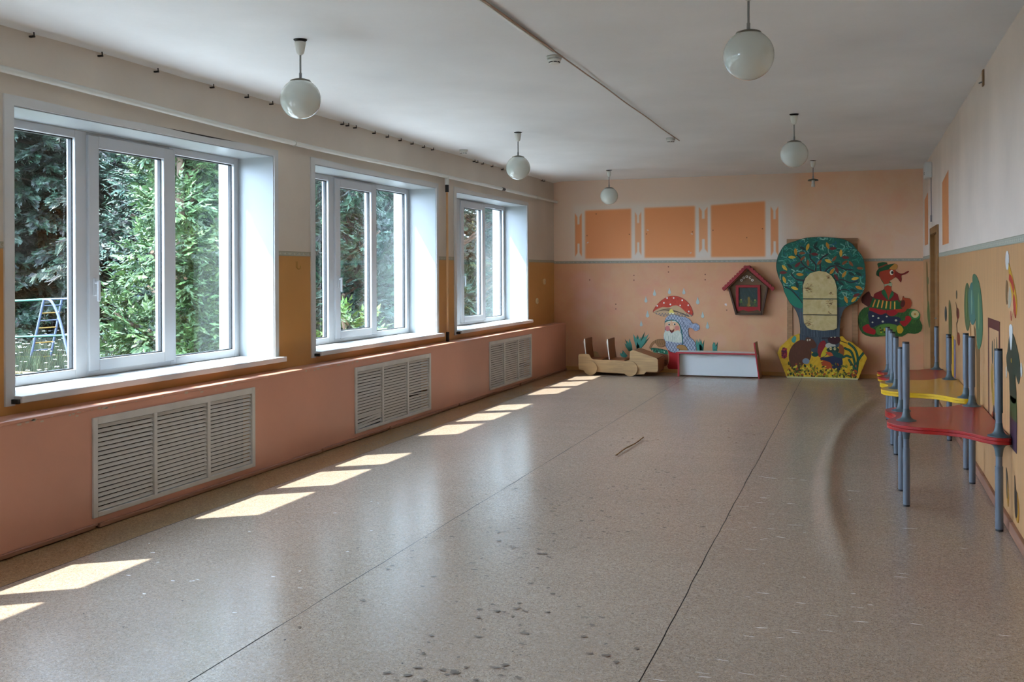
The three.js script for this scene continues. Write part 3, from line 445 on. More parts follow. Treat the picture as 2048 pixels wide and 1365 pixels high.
// --- gnome under a toadstool
{
  const FR = [-3.579, 1.35, 0.0010163, 0.0010135, 1592, 1365], k = 0.75;
  const cap = [[545, 410], [575, 345], [640, 265], [720, 205], [800, 170], [880, 165], [960, 182], [1050, 235], [1110, 300], [1145, 380], [1152, 460], [1050, 482], [960, 478], [885, 455], [800, 450], [720, 480], [640, 460], [570, 428]];
  const body = [[728, 560], [745, 500], [800, 455], [880, 450], [960, 472], [1060, 492], [1110, 525], [1150, 578], [1200, 575], [1243, 605], [1253, 640], [1232, 680], [1180, 690], [1148, 658], [1092, 648], [1096, 770], [1150, 820], [1188, 880], [1198, 960], [1200, 1060], [1190, 1200], [1100, 1290], [880, 1305], [800, 1285], [765, 1240], [790, 1150], [775, 990], [738, 930], [722, 860], [710, 760], [730, 690]];
  const arm = [[722, 832], [640, 822], [590, 838], [540, 868], [505, 915], [490, 965], [512, 972], [545, 915], [580, 885], [625, 940], [680, 945], [735, 915]];
  const basket = [[500, 968], [560, 955], [640, 965], [720, 980], [765, 995], [772, 1050], [780, 1120], [760, 1220], [600, 1230], [560, 1100], [520, 1000]];
  const tex = canvasTex(1592 * k, 1365 * k, (c) => {
    c.scale(k, k); const r = rng(4); c.fillStyle = '#b98a5a'; c.fillRect(0, 0, 1592, 1365);
    fill(c, '#c93d22', cap, 1); for (let i = 0; i < 160; i++) { c.globalAlpha = 0.25; dot(c, r() < 0.5 ? '#a82a18' : '#dd6038', 560 + r() * 580, 170 + r() * 240, 6 + r() * 26, 3 + r() * 8, r() * 3); } c.globalAlpha = 1;
    fill(c, '#c9a67c', [[552, 415], [620, 365], [700, 335], [790, 340], [840, 318], [900, 308], [950, 325], [1000, 365], [1060, 420], [1148, 462], [1050, 486], [960, 482], [885, 460], [800, 455], [720, 485], [640, 465], [565, 430]], 1);
    for (let i = 0; i < 26; i++) { const a = i / 25, x = 565 + a * 570, y = a < 0.45 ? 400 - 60 * Math.sin(a * 4) : 470 - 160 * Math.max(0, 1 - a) * 1.2; line(c, '#5e4a34', 3, [[832, 400], [(832 + x) / 2, (400 + y) / 2 - 14], [x, y + 20]]); }
    fill(c, '#e8d66a', [[795, 400], [810, 372], [838, 368], [858, 395], [884, 460], [790, 460]], 1); fill(c, '#e9e2b8', [[796, 420], [866, 420], [886, 460], [788, 460]]);
    for (const [x, y, s] of [[765, 198, 12], [865, 196, 11], [993, 230, 12], [716, 272, 12], [814, 294, 12], [614, 316, 12], [962, 308, 11], [1083, 305, 12], [1091, 398, 11]]) dot(c, '#efe6da', x, y, s, s * 1.15);
    line(c, '#4a2a1c', 4, [...cap, cap[0]]);
    fill(c, '#b4bccb', body, 1);
    for (let i = -20; i < 30; i++) { c.globalAlpha = 0.9; line(c, '#47526e', 6, [[600 + i * 46, 430], [600 + i * 46 + 420, 1100]]); line(c, '#47526e', 6, [[600 + i * 46, 430], [600 + i * 46 - 420, 1100]]); } c.globalAlpha = 1;
    fill(c, '#a8b0c4', [[965, 478], [1060, 494], [1115, 530], [1150, 590], [1140, 655], [1085, 640], [1040, 580], [985, 520]], 1); for (let i = 0; i < 90; i++) line(c, '#58627e', 2.5, [[980 + r() * 160, 490 + r() * 150], [990 + r() * 160, 500 + r() * 150]].map((p, j, a) => j ? [a[0][0] + 10 + r() * 8, a[0][1] + 14] : p));
    dot(c, '#a9b3c8', 1198, 633, 56, 56); for (let i = 0; i < 50; i++) { const a = r() * 6.3, q = r() * 48; line(c, '#5a6684', 3, [[1198 + Math.cos(a) * q, 633 + Math.sin(a) * q], [1198 + Math.cos(a + 0.6) * q, 633 + Math.sin(a + 0.6) * q]]); }
    fill(c, '#e6b78e', [[738, 560], [790, 535], [880, 540], [935, 580], [960, 660], [950, 720], [880, 720], [760, 700], [735, 640]], 1);
    fill(c, '#d6dccb', [[722, 720], [760, 690], [815, 705], [835, 735], [870, 705], [940, 690], [985, 760], [990, 860], [900, 870], [830, 860], [745, 845], [715, 790]], 1); for (let i = 0; i < 60; i++) line(c, r() < 0.5 ? '#f0f0e4' : '#b3bfae', 4, [[735 + r() * 235, 720 + r() * 60], [735 + r() * 240, 850]].map((p, j, a) => j ? [a[0][0] + (r() - 0.5) * 24, a[0][1] + 50 + r() * 40] : p));
    line(c, '#1f6a66', 16, [[735, 680], [722, 620], [735, 560], [800, 535], [870, 535], [940, 580], [978, 680], [995, 800], [995, 890]]);
    dot(c, '#d97f7c', 770, 660, 34, 40); dot(c, '#dd8a7a', 915, 650, 36, 36); dot(c, '#f0c8a0', 830, 640, 28, 26);
    dot(c, '#efe6d6', 792, 597, 16, 18); dot(c, '#16100c', 794, 598, 11, 14); dot(c, '#efe6d6', 877, 592, 16, 18); dot(c, '#16100c', 879, 594, 11, 14); line(c, '#d9e2d2', 12, [[765, 565], [790, 552], [815, 560]]); line(c, '#d9e2d2', 12, [[845, 555], [870, 545], [900, 558]]);
    fill(c, '#7a2a1c', [[800, 672], [835, 690], [872, 662], [862, 705], [832, 724], [808, 705]], 1);
    fill(c, '#b8161c', [[770, 980], [820, 1010], [900, 1025], [960, 1030], [1080, 1045], [1080, 1300], [880, 1310], [760, 1290], [750, 1240], [790, 1150]], 1);
    fill(c, '#b98a4e', [[905, 935], [925, 912], [1000, 905], [1050, 930], [1080, 990], [1110, 1040], [1060, 1020], [1030, 1045], [990, 1020], [960, 1030], [945, 970], [910, 955]], 1); line(c, '#3a2616', 4, [[905, 935], [925, 912], [1000, 905], [1050, 930], [1080, 990], [1110, 1040], [1060, 1010], [1030, 1045], [995, 1000], [960, 1030], [945, 970], [910, 955]]);
    line(c, '#202a3a', 5, [[735, 900], [770, 980], [840, 1020], [950, 1030]]); line(c, '#202a3a', 4, [[1000, 895], [1060, 830], [1090, 770]]);
    line(c, '#2c3448', 4, [...body.slice(0, 22)]);
    fill(c, '#a8794a', arm, 1); for (let i = 0; i < 5; i++) line(c, '#4a3018', 4, [[590 + i * 32, 832], [582 + i * 34, 870], [600 + i * 32, 905]]); line(c, '#4a3018', 5, [...arm]);
    fill(c, '#1d6a4e', [[505, 968], [560, 958], [640, 968], [765, 998], [770, 1050], [680, 1040], [560, 1010]], 1); for (let i = 0; i < 40; i++) dot(c, ['#0f4436', '#2f8a6a', '#d6ddc8'][i % 9 ? i % 2 : 2], 520 + r() * 240, 970 + r() * 60, 8, 12, r() * 3);
    fill(c, '#7a3c1e', [[560, 1030], [770, 1055], [780, 1130], [760, 1230], [600, 1235]], 0); for (let i = 0; i < 30; i++) line(c, '#4a200e', 5, [[580 + r() * 180, 1050 + r() * 160], [600 + r() * 180, 1060 + r() * 160]].map((p, j, a) => j ? [a[0][0] + 30, a[0][1] + 6] : p));
  });
  const t = thing('gnome_mural', 'painted cut-out of a bearded gnome with basket under a red toadstool', 'mural'), Z = ZF - 0.001, d = 0.006;
  board(t, 'basket', basket, tex, FR, Z, d); board(t, 'gnome', body, tex, FR, Z, d + 0.003); board(t, 'arm', arm, tex, FR, Z, d + 0.002); board(t, 'toadstool_cap', cap, tex, FR, Z, d + 0.001);
  const dm = mat('#b9c8c0', 0.4), de = mat('#7c8a80', 0.5);
  const drop = (cx, cy, s = 1) => { const pts = [[0, -52], [10, -20], [22, 12], [22, 34], [0, 50], [-22, 34], [-22, 12], [-10, -20]].map(([a, b]) => [FR[0] + FR[2] * (cx + a * s), FR[1] - FR[3] * (cy + b * s)]); const g = extrude(poly(pts, 3), 0.004); g.translate(0, 0, -Z); part('raindrop', g, [dm, de], t); };
  for (const [x, y, s] of [[572, 118, 1], [800, 92, 0.95], [1018, 95, 0.95], [440, 222, 0.95], [1225, 237, 1.1], [463, 445, 1.05], [1297, 447, 0.95], [365, 590, 0.9], [1368, 605, 1.05]]) drop(x, y, s);
  // grass tufts: fans of blades
  const gA = mat('#4f9c8a', 0.5), gB = mat('#175a44', 0.5);
  const tuft = (cx, cy, n, L, a0, a1, s) => { const o = new THREE.Group(); const r = rng(s); for (let i = 0; i < n; i++) { const a = a0 + (a1 - a0) * (i / (n - 1)), l = L * (0.65 + 0.35 * r()), w = 16 + 8 * r(), dx = Math.cos(a), dy = Math.sin(a), ox = (r() - 0.5) * 40, q = [[ox - dy * w, dx * w], [ox + dx * l * 0.6 - dy * w, dy * l * 0.6 + dx * w], [ox + dx * l, dy * l], [ox + dx * l * 0.5 + dy * w, dy * l * 0.5 - dx * w], [ox + dy * w, -dx * w]].map(([u, v]) => [FR[0] + FR[2] * (cx + u), FR[1] - FR[3] * (cy - v)]); const g = extrude(poly(q), 0.002 + 0.0008 * (i % 3)); g.translate(0, 0, -Z); part('grass_blade', g, i % 3 === 0 ? gB : gA, t); } };
  tuft(330, 985, 9, 290, 0.85, 1.9, 1); tuft(200, 1010, 8, 210, 1.6, 2.2, 2); tuft(1268, 1060, 9, 270, 1.35, 1.85, 3); tuft(1472, 1060, 8, 230, 1.3, 1.8, 4); tuft(120, 1105, 6, 120, 1.9, 2.7, 5);
}
// --- tree stand with pockets
{
  const FR = [-1.214, 2.118, 0.000786, 0.000822, 1673, 2640], k = 0.6;
  const crown = [[62, 600], [88, 440], [150, 310], [225, 215], [400, 150], [600, 95], [850, 80], [1050, 95], [1260, 128], [1400, 200], [1500, 320], [1580, 420], [1625, 560], [1640, 700], [1635, 950], [1590, 1070], [1480, 1220], [1340, 1300], [1262, 1370], [1215, 1500], [1195, 1650], [1190, 1900], [1190, 2500], [490, 2500], [490, 1900], [482, 1620], [440, 1450], [380, 1335], [300, 1240], [205, 1050], [180, 950], [105, 790]];
  const base = [[90, 820], [140, 705], [230, 622], [345, 515], [480, 465], [700, 520], [1000, 520], [1250, 500], [1310, 580], [1400, 600], [1480, 670], [1570, 732], [1660, 870], [1500, 1283], [260, 1250], [200, 1100]].map(([a, b]) => [a, b + 1321]);
  const tex = canvasTex(1673 * k, 2640 * k, (c) => {
    c.scale(k, k); const r = rng(9); c.fillStyle = '#12604e'; c.fillRect(0, 0, 1673, 1400); fill(c, '#46525c', [[300, 1250], [560, 1330], [1150, 1330], [1400, 1280], [1200, 1500], [1190, 2500], [490, 2500], [470, 1600]]);
    for (let i = 0; i < 420; i++) { const x = 60 + r() * 1560, y = 80 + r() * 1230, a = r() * 6.3, l = 40 + r() * 110; c.globalAlpha = 0.75; line(c, ['#0d4f42', '#1f8068', '#3d9a86', '#74b5a0', '#0e6a6a', '#a6c8b2', '#135a78'][(r() * 7) | 0], 6 + r() * 16, [[x, y], [x + Math.cos(a) * l * 0.5 + 20, y + Math.sin(a) * l * 0.5], [x + Math.cos(a + 0.7) * l, y + Math.sin(a + 0.7) * l]]); }
    for (let i = 0; i < 120; i++) { c.globalAlpha = 0.35; const x = 480 + r() * 720; line(c, ['#2e3842', '#66747c', '#39424e'][i % 3], 6 + r() * 10, [[x, 1350 + r() * 400], [x + 8, 1600 + r() * 300]]); } c.globalAlpha = 1;
    const br = (w, ...p) => line(c, '#2a1a20', w, p);
    br(26, [860, 700], [850, 560], [870, 470], [980, 390]); br(22, [770, 680], [770, 570], [690, 480], [670, 400], [690, 300]); br(20, [750, 690], [640, 640], [540, 560], [490, 450], [440, 400]); br(22, [940, 690], [1030, 610], [1160, 600], [1260, 650], [1420, 670]); br(20, [550, 850], [430, 830], [360, 770], [340, 720]); br(20, [1120, 860], [1240, 840], [1370, 890], [1500, 860]); br(16, [1180, 1030], [1270, 1010], [1350, 1030]); br(16, [530, 1250], [430, 1120], [320, 1010], [210, 960]); br(18, [560, 1260], [545, 900], [600, 780]);
    const leaf = (x, y, a, col, s = 1) => { c.save(); c.translate(x, y); c.rotate(a); fill(c, col, [[-66 * s, 0], [-30 * s, -24 * s], [20 * s, -24 * s], [66 * s, 0], [20 * s, 24 * s], [-30 * s, 24 * s]], 1); c.globalAlpha = 0.5; line(c, '#5a3a10', 3, [[-50 * s, 0], [50 * s, 0]]); c.restore(); };
    for (const q of [[350, 437, 0.05], [415, 340, 1.5], [630, 260, 1.9], [985, 240, 1.2], [1215, 375, 1.6], [995, 512, 0.4], [215, 625, 0.8], [490, 745, 0.1], [1060, 690, -0.9], [1270, 745, -1], [210, 840, 1.2], [395, 990, 0.3], [1460, 820, -0.2], [1525, 980, 0.4], [1440, 1185, -0.8], [1300, 1190, 1.2]]) leaf(...q, ['#d9a32c', '#c98a24', '#e0b23a'][(q[0] | 0) % 3]);
    for (const q of [[1075, 290, 0], [1295, 450, 0.1], [755, 387, 0.1], [450, 570, -0.7], [1130, 795, 1.0], [190, 710, 0], [1480, 1110, -0.4], [1140, 665, 1.2]]) leaf(...q, '#6e1f22');
    for (const q of [[535, 365, 0], [540, 460, -0.8], [635, 540, 1.5], [1100, 470, -0.9], [1280, 540, -0.6], [1390, 560, 0.9], [1545, 640, 0.1], [840, 530, -0.8]]) leaf(...q, '#8f4f28', 0.9);
    for (const q of [[790, 290, 0.5], [770, 220, -1], [1150, 560, 0.1], [530, 640, -0.3], [1400, 740, 0.5], [1520, 740, 0.5], [1215, 905, 0.6], [1430, 1025, 0.3], [440, 930, 1.3], [540, 280, 0.5], [310, 600, 0.7]]) leaf(...q, '#0b2f2a', 0.95);
    fill(c, '#1f7a60', [[210, 1010], [280, 1010], [420, 1130], [525, 1260], [520, 1345], [400, 1320], [300, 1230]], 1);
    line(c, '#0b2a26', 12, [...crown, crown[0]]);
  });
  const O = 1321, tex2 = canvasTex(1673 * k, 1000, (c) => {          // lower board, drawn from 1700 down
    c.scale(k, k); c.translate(0, -1640); const r = rng(19); c.fillStyle = '#d6a620'; c.fillRect(0, 1600, 1673, 1100);
    for (let i = 0; i < 260; i++) { c.globalAlpha = 0.25; dot(c, r() < 0.5 ? '#c08d14' : '#e4bd3a', r() * 1673, 1750 + r() * 900, 20 + r() * 60, 10 + r() * 30, r() * 3); } c.globalAlpha = 1;
    fill(c, '#3c4852', [[490, 1640], [1190, 1640], [1190, 1990], [900, 2200], [490, 1990]]); for (let i = 0; i < 70; i++) { c.globalAlpha = 0.4; const x = 500 + r() * 680; line(c, ['#2e3842', '#66747c', '#39424e'][i % 3], 8, [[x, 1650], [x + 10, 1850 + r() * 200]]); } c.globalAlpha = 1;
    fill(c, '#3f9a8c', [[345, 1900], [400, 1830], [430, 1860], [400, 1950], [360, 1940]], 1); dot(c, '#8e1c2a', 215, 2135, 52, 100); for (let i = 0; i < 24; i++) dot(c, i % 2 ? '#5c1238' : '#a8323a', 175 + r() * 80, 2050 + r() * 170, 16);
    fill(c, '#5a3220', [[295, 2160], [330, 2050], [400, 1960], [500, 1900], [590, 1900], [600, 1860], [660, 1855], [740, 1900], [785, 1990], [760, 2035], [690, 2050], [700, 2130], [660, 2260], [560, 2320], [480, 2400], [350, 2410], [310, 2300]], 1); for (let i = 0; i < 80; i++) { c.globalAlpha = 0.3; line(c, i % 2 ? '#3a1e12' : '#7a4a2c', 6, [[330 + r() * 380, 1960 + r() * 400], [340 + r() * 380, 1990 + r() * 400]].map((p, j, a) => j ? [a[0][0] + 6, a[0][1] + 40] : p)); } c.globalAlpha = 1;
    dot(c, '#eadfc0', 630, 1900, 14, 18); dot(c, '#eadfc0', 672, 1896, 13, 17); dot(c, '#101010', 634, 1902, 6); dot(c, '#101010', 676, 1900, 6); dot(c, '#7c8a98', 600, 2270, 62, 52);
    fill(c, '#8c1c22', [[830, 1960], [920, 1900], [960, 1990], [900, 2190], [820, 2180]], 1); fill(c, '#c9b41e', [[860, 2190], [940, 2010], [1000, 1990], [980, 2090], [930, 2170]], 1); fill(c, '#222a44', [[850, 2210], [960, 2190], [1200, 2160], [1240, 2300], [1180, 2420], [1080, 2390], [900, 2290]], 1);
    fill(c, '#8f4a1c', [[1190, 1960], [1260, 2010], [1250, 2170], [1190, 2200]], 1); dot(c, '#b9b6a8', 1030, 1990, 90, 50); dot(c, '#3c141a', 1095, 1885, 110, 80); fill(c, '#0e4f44', [[1005, 1830], [1020, 1770], [1100, 1745], [1190, 1780], [1200, 1830], [1100, 1815]], 1); dot(c, '#e6ddb0', 1045, 1840, 16, 10); dot(c, '#e6ddb0', 1108, 1838, 14, 10); line(c, '#2a1218', 14, [[880, 1862], [990, 1855]]); line(c, '#2a1218', 14, [[1200, 1900], [1310, 1940]]);
    fill(c, '#123a2e', [[960, 2060], [1040, 2010], [1130, 2010], [1180, 2060], [1130, 2130], [1010, 2110]], 1); dot(c, '#d9c98a', 1035, 2040, 24, 26); dot(c, '#15201a', 1040, 2042, 10); dot(c, '#d9c98a', 1105, 2042, 22, 26); dot(c, '#15201a', 1110, 2044, 10); fill(c, '#c4542c', [[945, 2110], [1020, 2100], [1080, 2150], [1020, 2170]], 1); fill(c, '#0e4a44', [[1060, 2080], [1260, 2160], [1250, 2200], [1080, 2160]], 1);
    fill(c, '#b4471c', [[860, 2250], [960, 2260], [1040, 2300], [1050, 2400], [960, 2390], [880, 2330]], 1); dot(c, '#0f4f46', 760, 2150, 60, 40);
    for (const p of [[[1465, 2460], [1440, 2250], [1380, 2080], [1280, 2030]], [[1480, 2440], [1500, 2200], [1450, 2040], [1345, 1945]], [[1470, 2400], [1490, 2280], [1540, 2180], [1605, 2095]], [[1470, 2460], [1420, 2350], [1350, 2230]], [[1240, 2190], [1310, 2160], [1380, 2185]]]) { for (const [w, col] of [[44, '#0c3a2c'], [16, '#15604a']]) line(c, col, w * 0.9, p); }
    for (let i = 0; i < 260; i++) dot(c, ['#3c3a12', '#6e6a1c', '#a8461c', '#d9c23a', '#23340f', '#8a8420'][(r() * 6) | 0], 270 + r() * 1200, 2540 - Math.pow(r(), 1.5) * (120 + 160 * vnoise(i * 0.3, 2, 64)), 10 + r() * 22, 8 + r() * 14, r() * 3);
    c.fillStyle = '#d8cf9a'; c.fillRect(240, 2545, 1300, 60);
  });
  const t = thing('tree_stand', 'painted plywood tree stand with coloured leaves, beige pockets and a bear', 'stand'), Zc = 15.16;
  board(t, 'crown', crown, tex, FR, Zc, 0.014);
  const fr2 = [FR[0], FR[1] - FR[3] * 1640, FR[2], FR[3], 1673, 1000 / k];
  const lift = 0.0; board(t, 'base_board', base.map(([a, b]) => [a, Math.min(b, 2572) - 1640]), tex2, fr2, 15.02, 0.012, 0);
  // pockets: three curved beige fronts
  const ptex = canvasTex(640, 1100, (c, w, h) => { const r = rng(6); c.fillStyle = '#d2bd84'; c.fillRect(0, 0, w, h); for (let i = 0; i < 300; i++) { c.globalAlpha = 0.10; dot(c, r() < 0.6 ? '#b0904e' : '#e6d8aa', r() * w, r() * h, 20 + r() * 60, 10 + r() * 40, r() * 3); } c.globalAlpha = 0.9; for (const [x, y, n, s] of [[90, 330, 60, 95], [470, 130, 16, 45], [520, 420, 12, 35], [480, 600, 34, 80], [110, 960, 36, 80], [480, 770, 8, 30]]) for (let i = 0; i < n; i++) { const a = r() * 6.3, q = r() * s, X = x + Math.cos(a) * q, Y = y + Math.sin(a) * q * 0.9; line(c, r() < 0.7 ? '#5e3c1a' : '#a05a18', 5, [[X, Y], [X + 10 + r() * 14, Y - 10 + r() * 16], [X + 20 + r() * 8, Y + 4]]); } });
  const arch = [[545, 1172], [545, 940], [590, 810], [680, 720], [830, 682], [960, 705], [1050, 770], [1112, 860], [1140, 980], [1145, 1172]], mid = [[545, 1186], [1145, 1186], [1145, 1452], [545, 1452]], bot = [[545, 1468], [1145, 1468], [1142, 1690], [1080, 1722], [900, 1738], [700, 1725], [620, 1690], [560, 1600]];
  for (const [o, dz] of [[arch, 0.016], [mid, 0.026], [bot, 0.022]]) board(t, 'pocket', o.map(([a, b]) => [a - 540, b - 670]), ptex, [FR[0] + FR[2] * 540, FR[1] - FR[3] * 670, FR[2], FR[3], 610, 1080], Zc - 0.014, dz, 0);
  part('pocket_lip', [rbox(-0.785, -0.315, 1.148, 1.156, Zc - 0.05, Zc - 0.012, 0.002), rbox(-0.785, -0.315, 0.912, 0.922, Zc - 0.045, Zc - 0.012, 0.002)], mat('#3a3424', 0.5), t);
  part('back_leg', [rbox(-0.70, -0.66, 0.003, 1.2, 15.165, 15.20, 0.003), rbox(-0.42, -0.38, 0.003, 1.2, 15.165, 15.20, 0.003), rbox(-0.75, -0.35, 0.003, 0.04, 15.03, 15.20, 0.003)], M.ply, t);
}
// --- bird with an accordion
{
  const FR = [-0.069, 1.747, 0.000834, 0.000892, 1124, 1365], k = 0.8;
  const out = [[350, 290], [355, 220], [385, 180], [365, 110], [385, 88], [522, 84], [535, 118], [640, 100], [695, 130], [682, 185], [655, 205], [690, 240], [740, 263], [800, 250], [862, 216], [876, 230], [812, 276], [750, 292], [757, 350], [740, 404], [700, 352], [660, 322], [600, 360], [562, 382], [602, 418], [598, 462], [590, 485], [600, 540], [690, 592], [720, 690], [752, 692], [765, 655], [780, 618], [800, 652], [880, 660], [915, 730], [892, 808], [850, 828], [900, 822], [1000, 850], [1050, 920], [1040, 1000], [1080, 1085], [1060, 1180], [960, 1226], [850, 1215], [760, 1270], [500, 1266], [250, 1280], [120, 1230], [62, 1120], [48, 1000], [70, 900], [150, 812], [210, 800], [112, 732], [108, 650], [150, 600], [230, 546], [262, 622], [300, 640], [312, 590], [400, 545], [470, 512], [474, 440], [430, 372], [398, 312]];
  const tex = canvasTex(1124 * k, 1365 * k, (c) => {
    c.scale(k, k); const r = rng(15); c.fillStyle = '#2c5a22'; c.fillRect(0, 0, 1124, 1365); for (let i = 0; i < 300; i++) { c.globalAlpha = 0.5; const x = 40 + r() * 1040, y = 800 + r() * 480, a = -1.6 + (r() - 0.5) * 1.4; line(c, ['#1a4a20', '#3c7a2c', '#5c8a34', '#123a1a'][(r() * 4) | 0], 8, [[x, y], [x + Math.cos(a) * 60, y + Math.sin(a) * 60]]); } c.globalAlpha = 1;
    dot(c, '#3f8a4a', 960, 915, 90, 80); dot(c, '#d9c48a', 965, 910, 62, 58); dot(c, '#c08a3a', 965, 912, 20, 18);
    fill(c, '#b03a1c', [[395, 230], [560, 190], [660, 200], [690, 260], [650, 330], [560, 385], [600, 540], [540, 690], [470, 520], [470, 420], [400, 310]], 1); fill(c, '#8c2016', [[655, 230], [700, 245], [745, 265], [800, 252], [864, 214], [880, 232], [812, 280], [750, 295], [760, 350], [742, 410], [690, 350], [650, 320]], 1);
    fill(c, '#12502a', [[350, 290], [350, 215], [385, 180], [360, 105], [385, 84], [525, 80], [540, 118], [650, 98], [560, 190], [440, 220], [400, 240], [390, 310]], 1); line(c, '#8a3a22', 22, [[395, 165], [460, 140], [530, 108]]); fill(c, '#c48a3a', [[560, 180], [600, 140], [660, 100], [700, 130], [680, 190], [620, 200]], 1);
    dot(c, '#efe8d6', 595, 245, 30, 40); dot(c, '#0c1418', 606, 245, 18, 24); fill(c, '#a8b08a', [[465, 440], [530, 425], [605, 415], [600, 465], [530, 450], [475, 470]], 1);
    fill(c, '#8a1418', [[300, 640], [315, 590], [400, 545], [470, 512], [540, 690], [600, 540], [690, 592], [722, 690], [720, 720], [280, 700]], 1); fill(c, '#1d6a3c', [[430, 560], [475, 515], [540, 690], [500, 660]], 1); fill(c, '#1d6a3c', [[600, 545], [630, 590], [545, 690]], 1);
    fill(c, '#5a1c14', [[110, 650], [150, 600], [230, 548], [262, 625], [300, 650], [250, 790], [210, 800], [112, 735]], 1); fill(c, '#a8401c', [[765, 655], [780, 618], [800, 652], [880, 660], [915, 730], [890, 810], [780, 830], [740, 780]], 1); dot(c, '#5a1814', 770, 745, 36, 60, 0.3);
    fill(c, '#175a2a', [[290, 655], [520, 705], [700, 690], [735, 835], [520, 842], [230, 800]]); for (let i = 0; i < 6; i++) { const x = 300 + i * 68; line(c, i % 2 ? '#e0b04a' : '#d98a3a', 22, [[x + 28 - i * 5, 690 + i * 6], [x - 8 + i * 2, 790 + i * 8]]); }
    fill(c, '#a81420', [[230, 815], [500, 850], [720, 840], [650, 930], [560, 940], [500, 900], [420, 925], [250, 870]], 1); line(c, '#5a0a10', 6, [[515, 850], [510, 930]]); fill(c, '#b8301c', [[660, 845], [830, 830], [800, 875], [690, 880]], 1);
    fill(c, '#1a2440', [[225, 865], [420, 925], [500, 905], [560, 945], [700, 960], [740, 990], [690, 1090], [560, 1060], [420, 1075], [260, 1130], [230, 1050]], 1); for (const [x, y, s] of [[292, 948, 17], [380, 980, 17], [514, 952, 16], [284, 1048, 15], [450, 1034, 19], [662, 1012, 20]]) dot(c, '#cfd0b4', x, y, s, s * 0.85);
    fill(c, '#b0101c', [[120, 1130], [170, 1090], [220, 1080], [250, 1130], [330, 1175], [320, 1240], [220, 1230], [140, 1190]], 1); fill(c, '#b0101c', [[720, 1030], [800, 1010], [820, 945], [870, 940], [910, 980], [860, 1060], [790, 1110]], 1);
    fill(c, '#5c8a34', [[340, 1150], [420, 1090], [560, 1070], [680, 1100], [620, 1230], [360, 1240]], 1); fill(c, '#d2a820', [[680, 1110], [730, 1090], [780, 1160], [740, 1220], [690, 1210]], 1); for (let i = 0; i < 8; i++) dot(c, i % 2 ? '#d6b02a' : '#3a1c10', 405 + r() * 80, 1130 + r() * 80, 12);
    line(c, '#12301a', 5, [...out, out[0]]);
  });
  const t = thing('bird_mural', 'painted cut-out of a red bird in a green hat playing an accordion', 'mural');
  board(t, 'bird', out, tex, FR, ZF - 0.001, 0.008, 2);
}
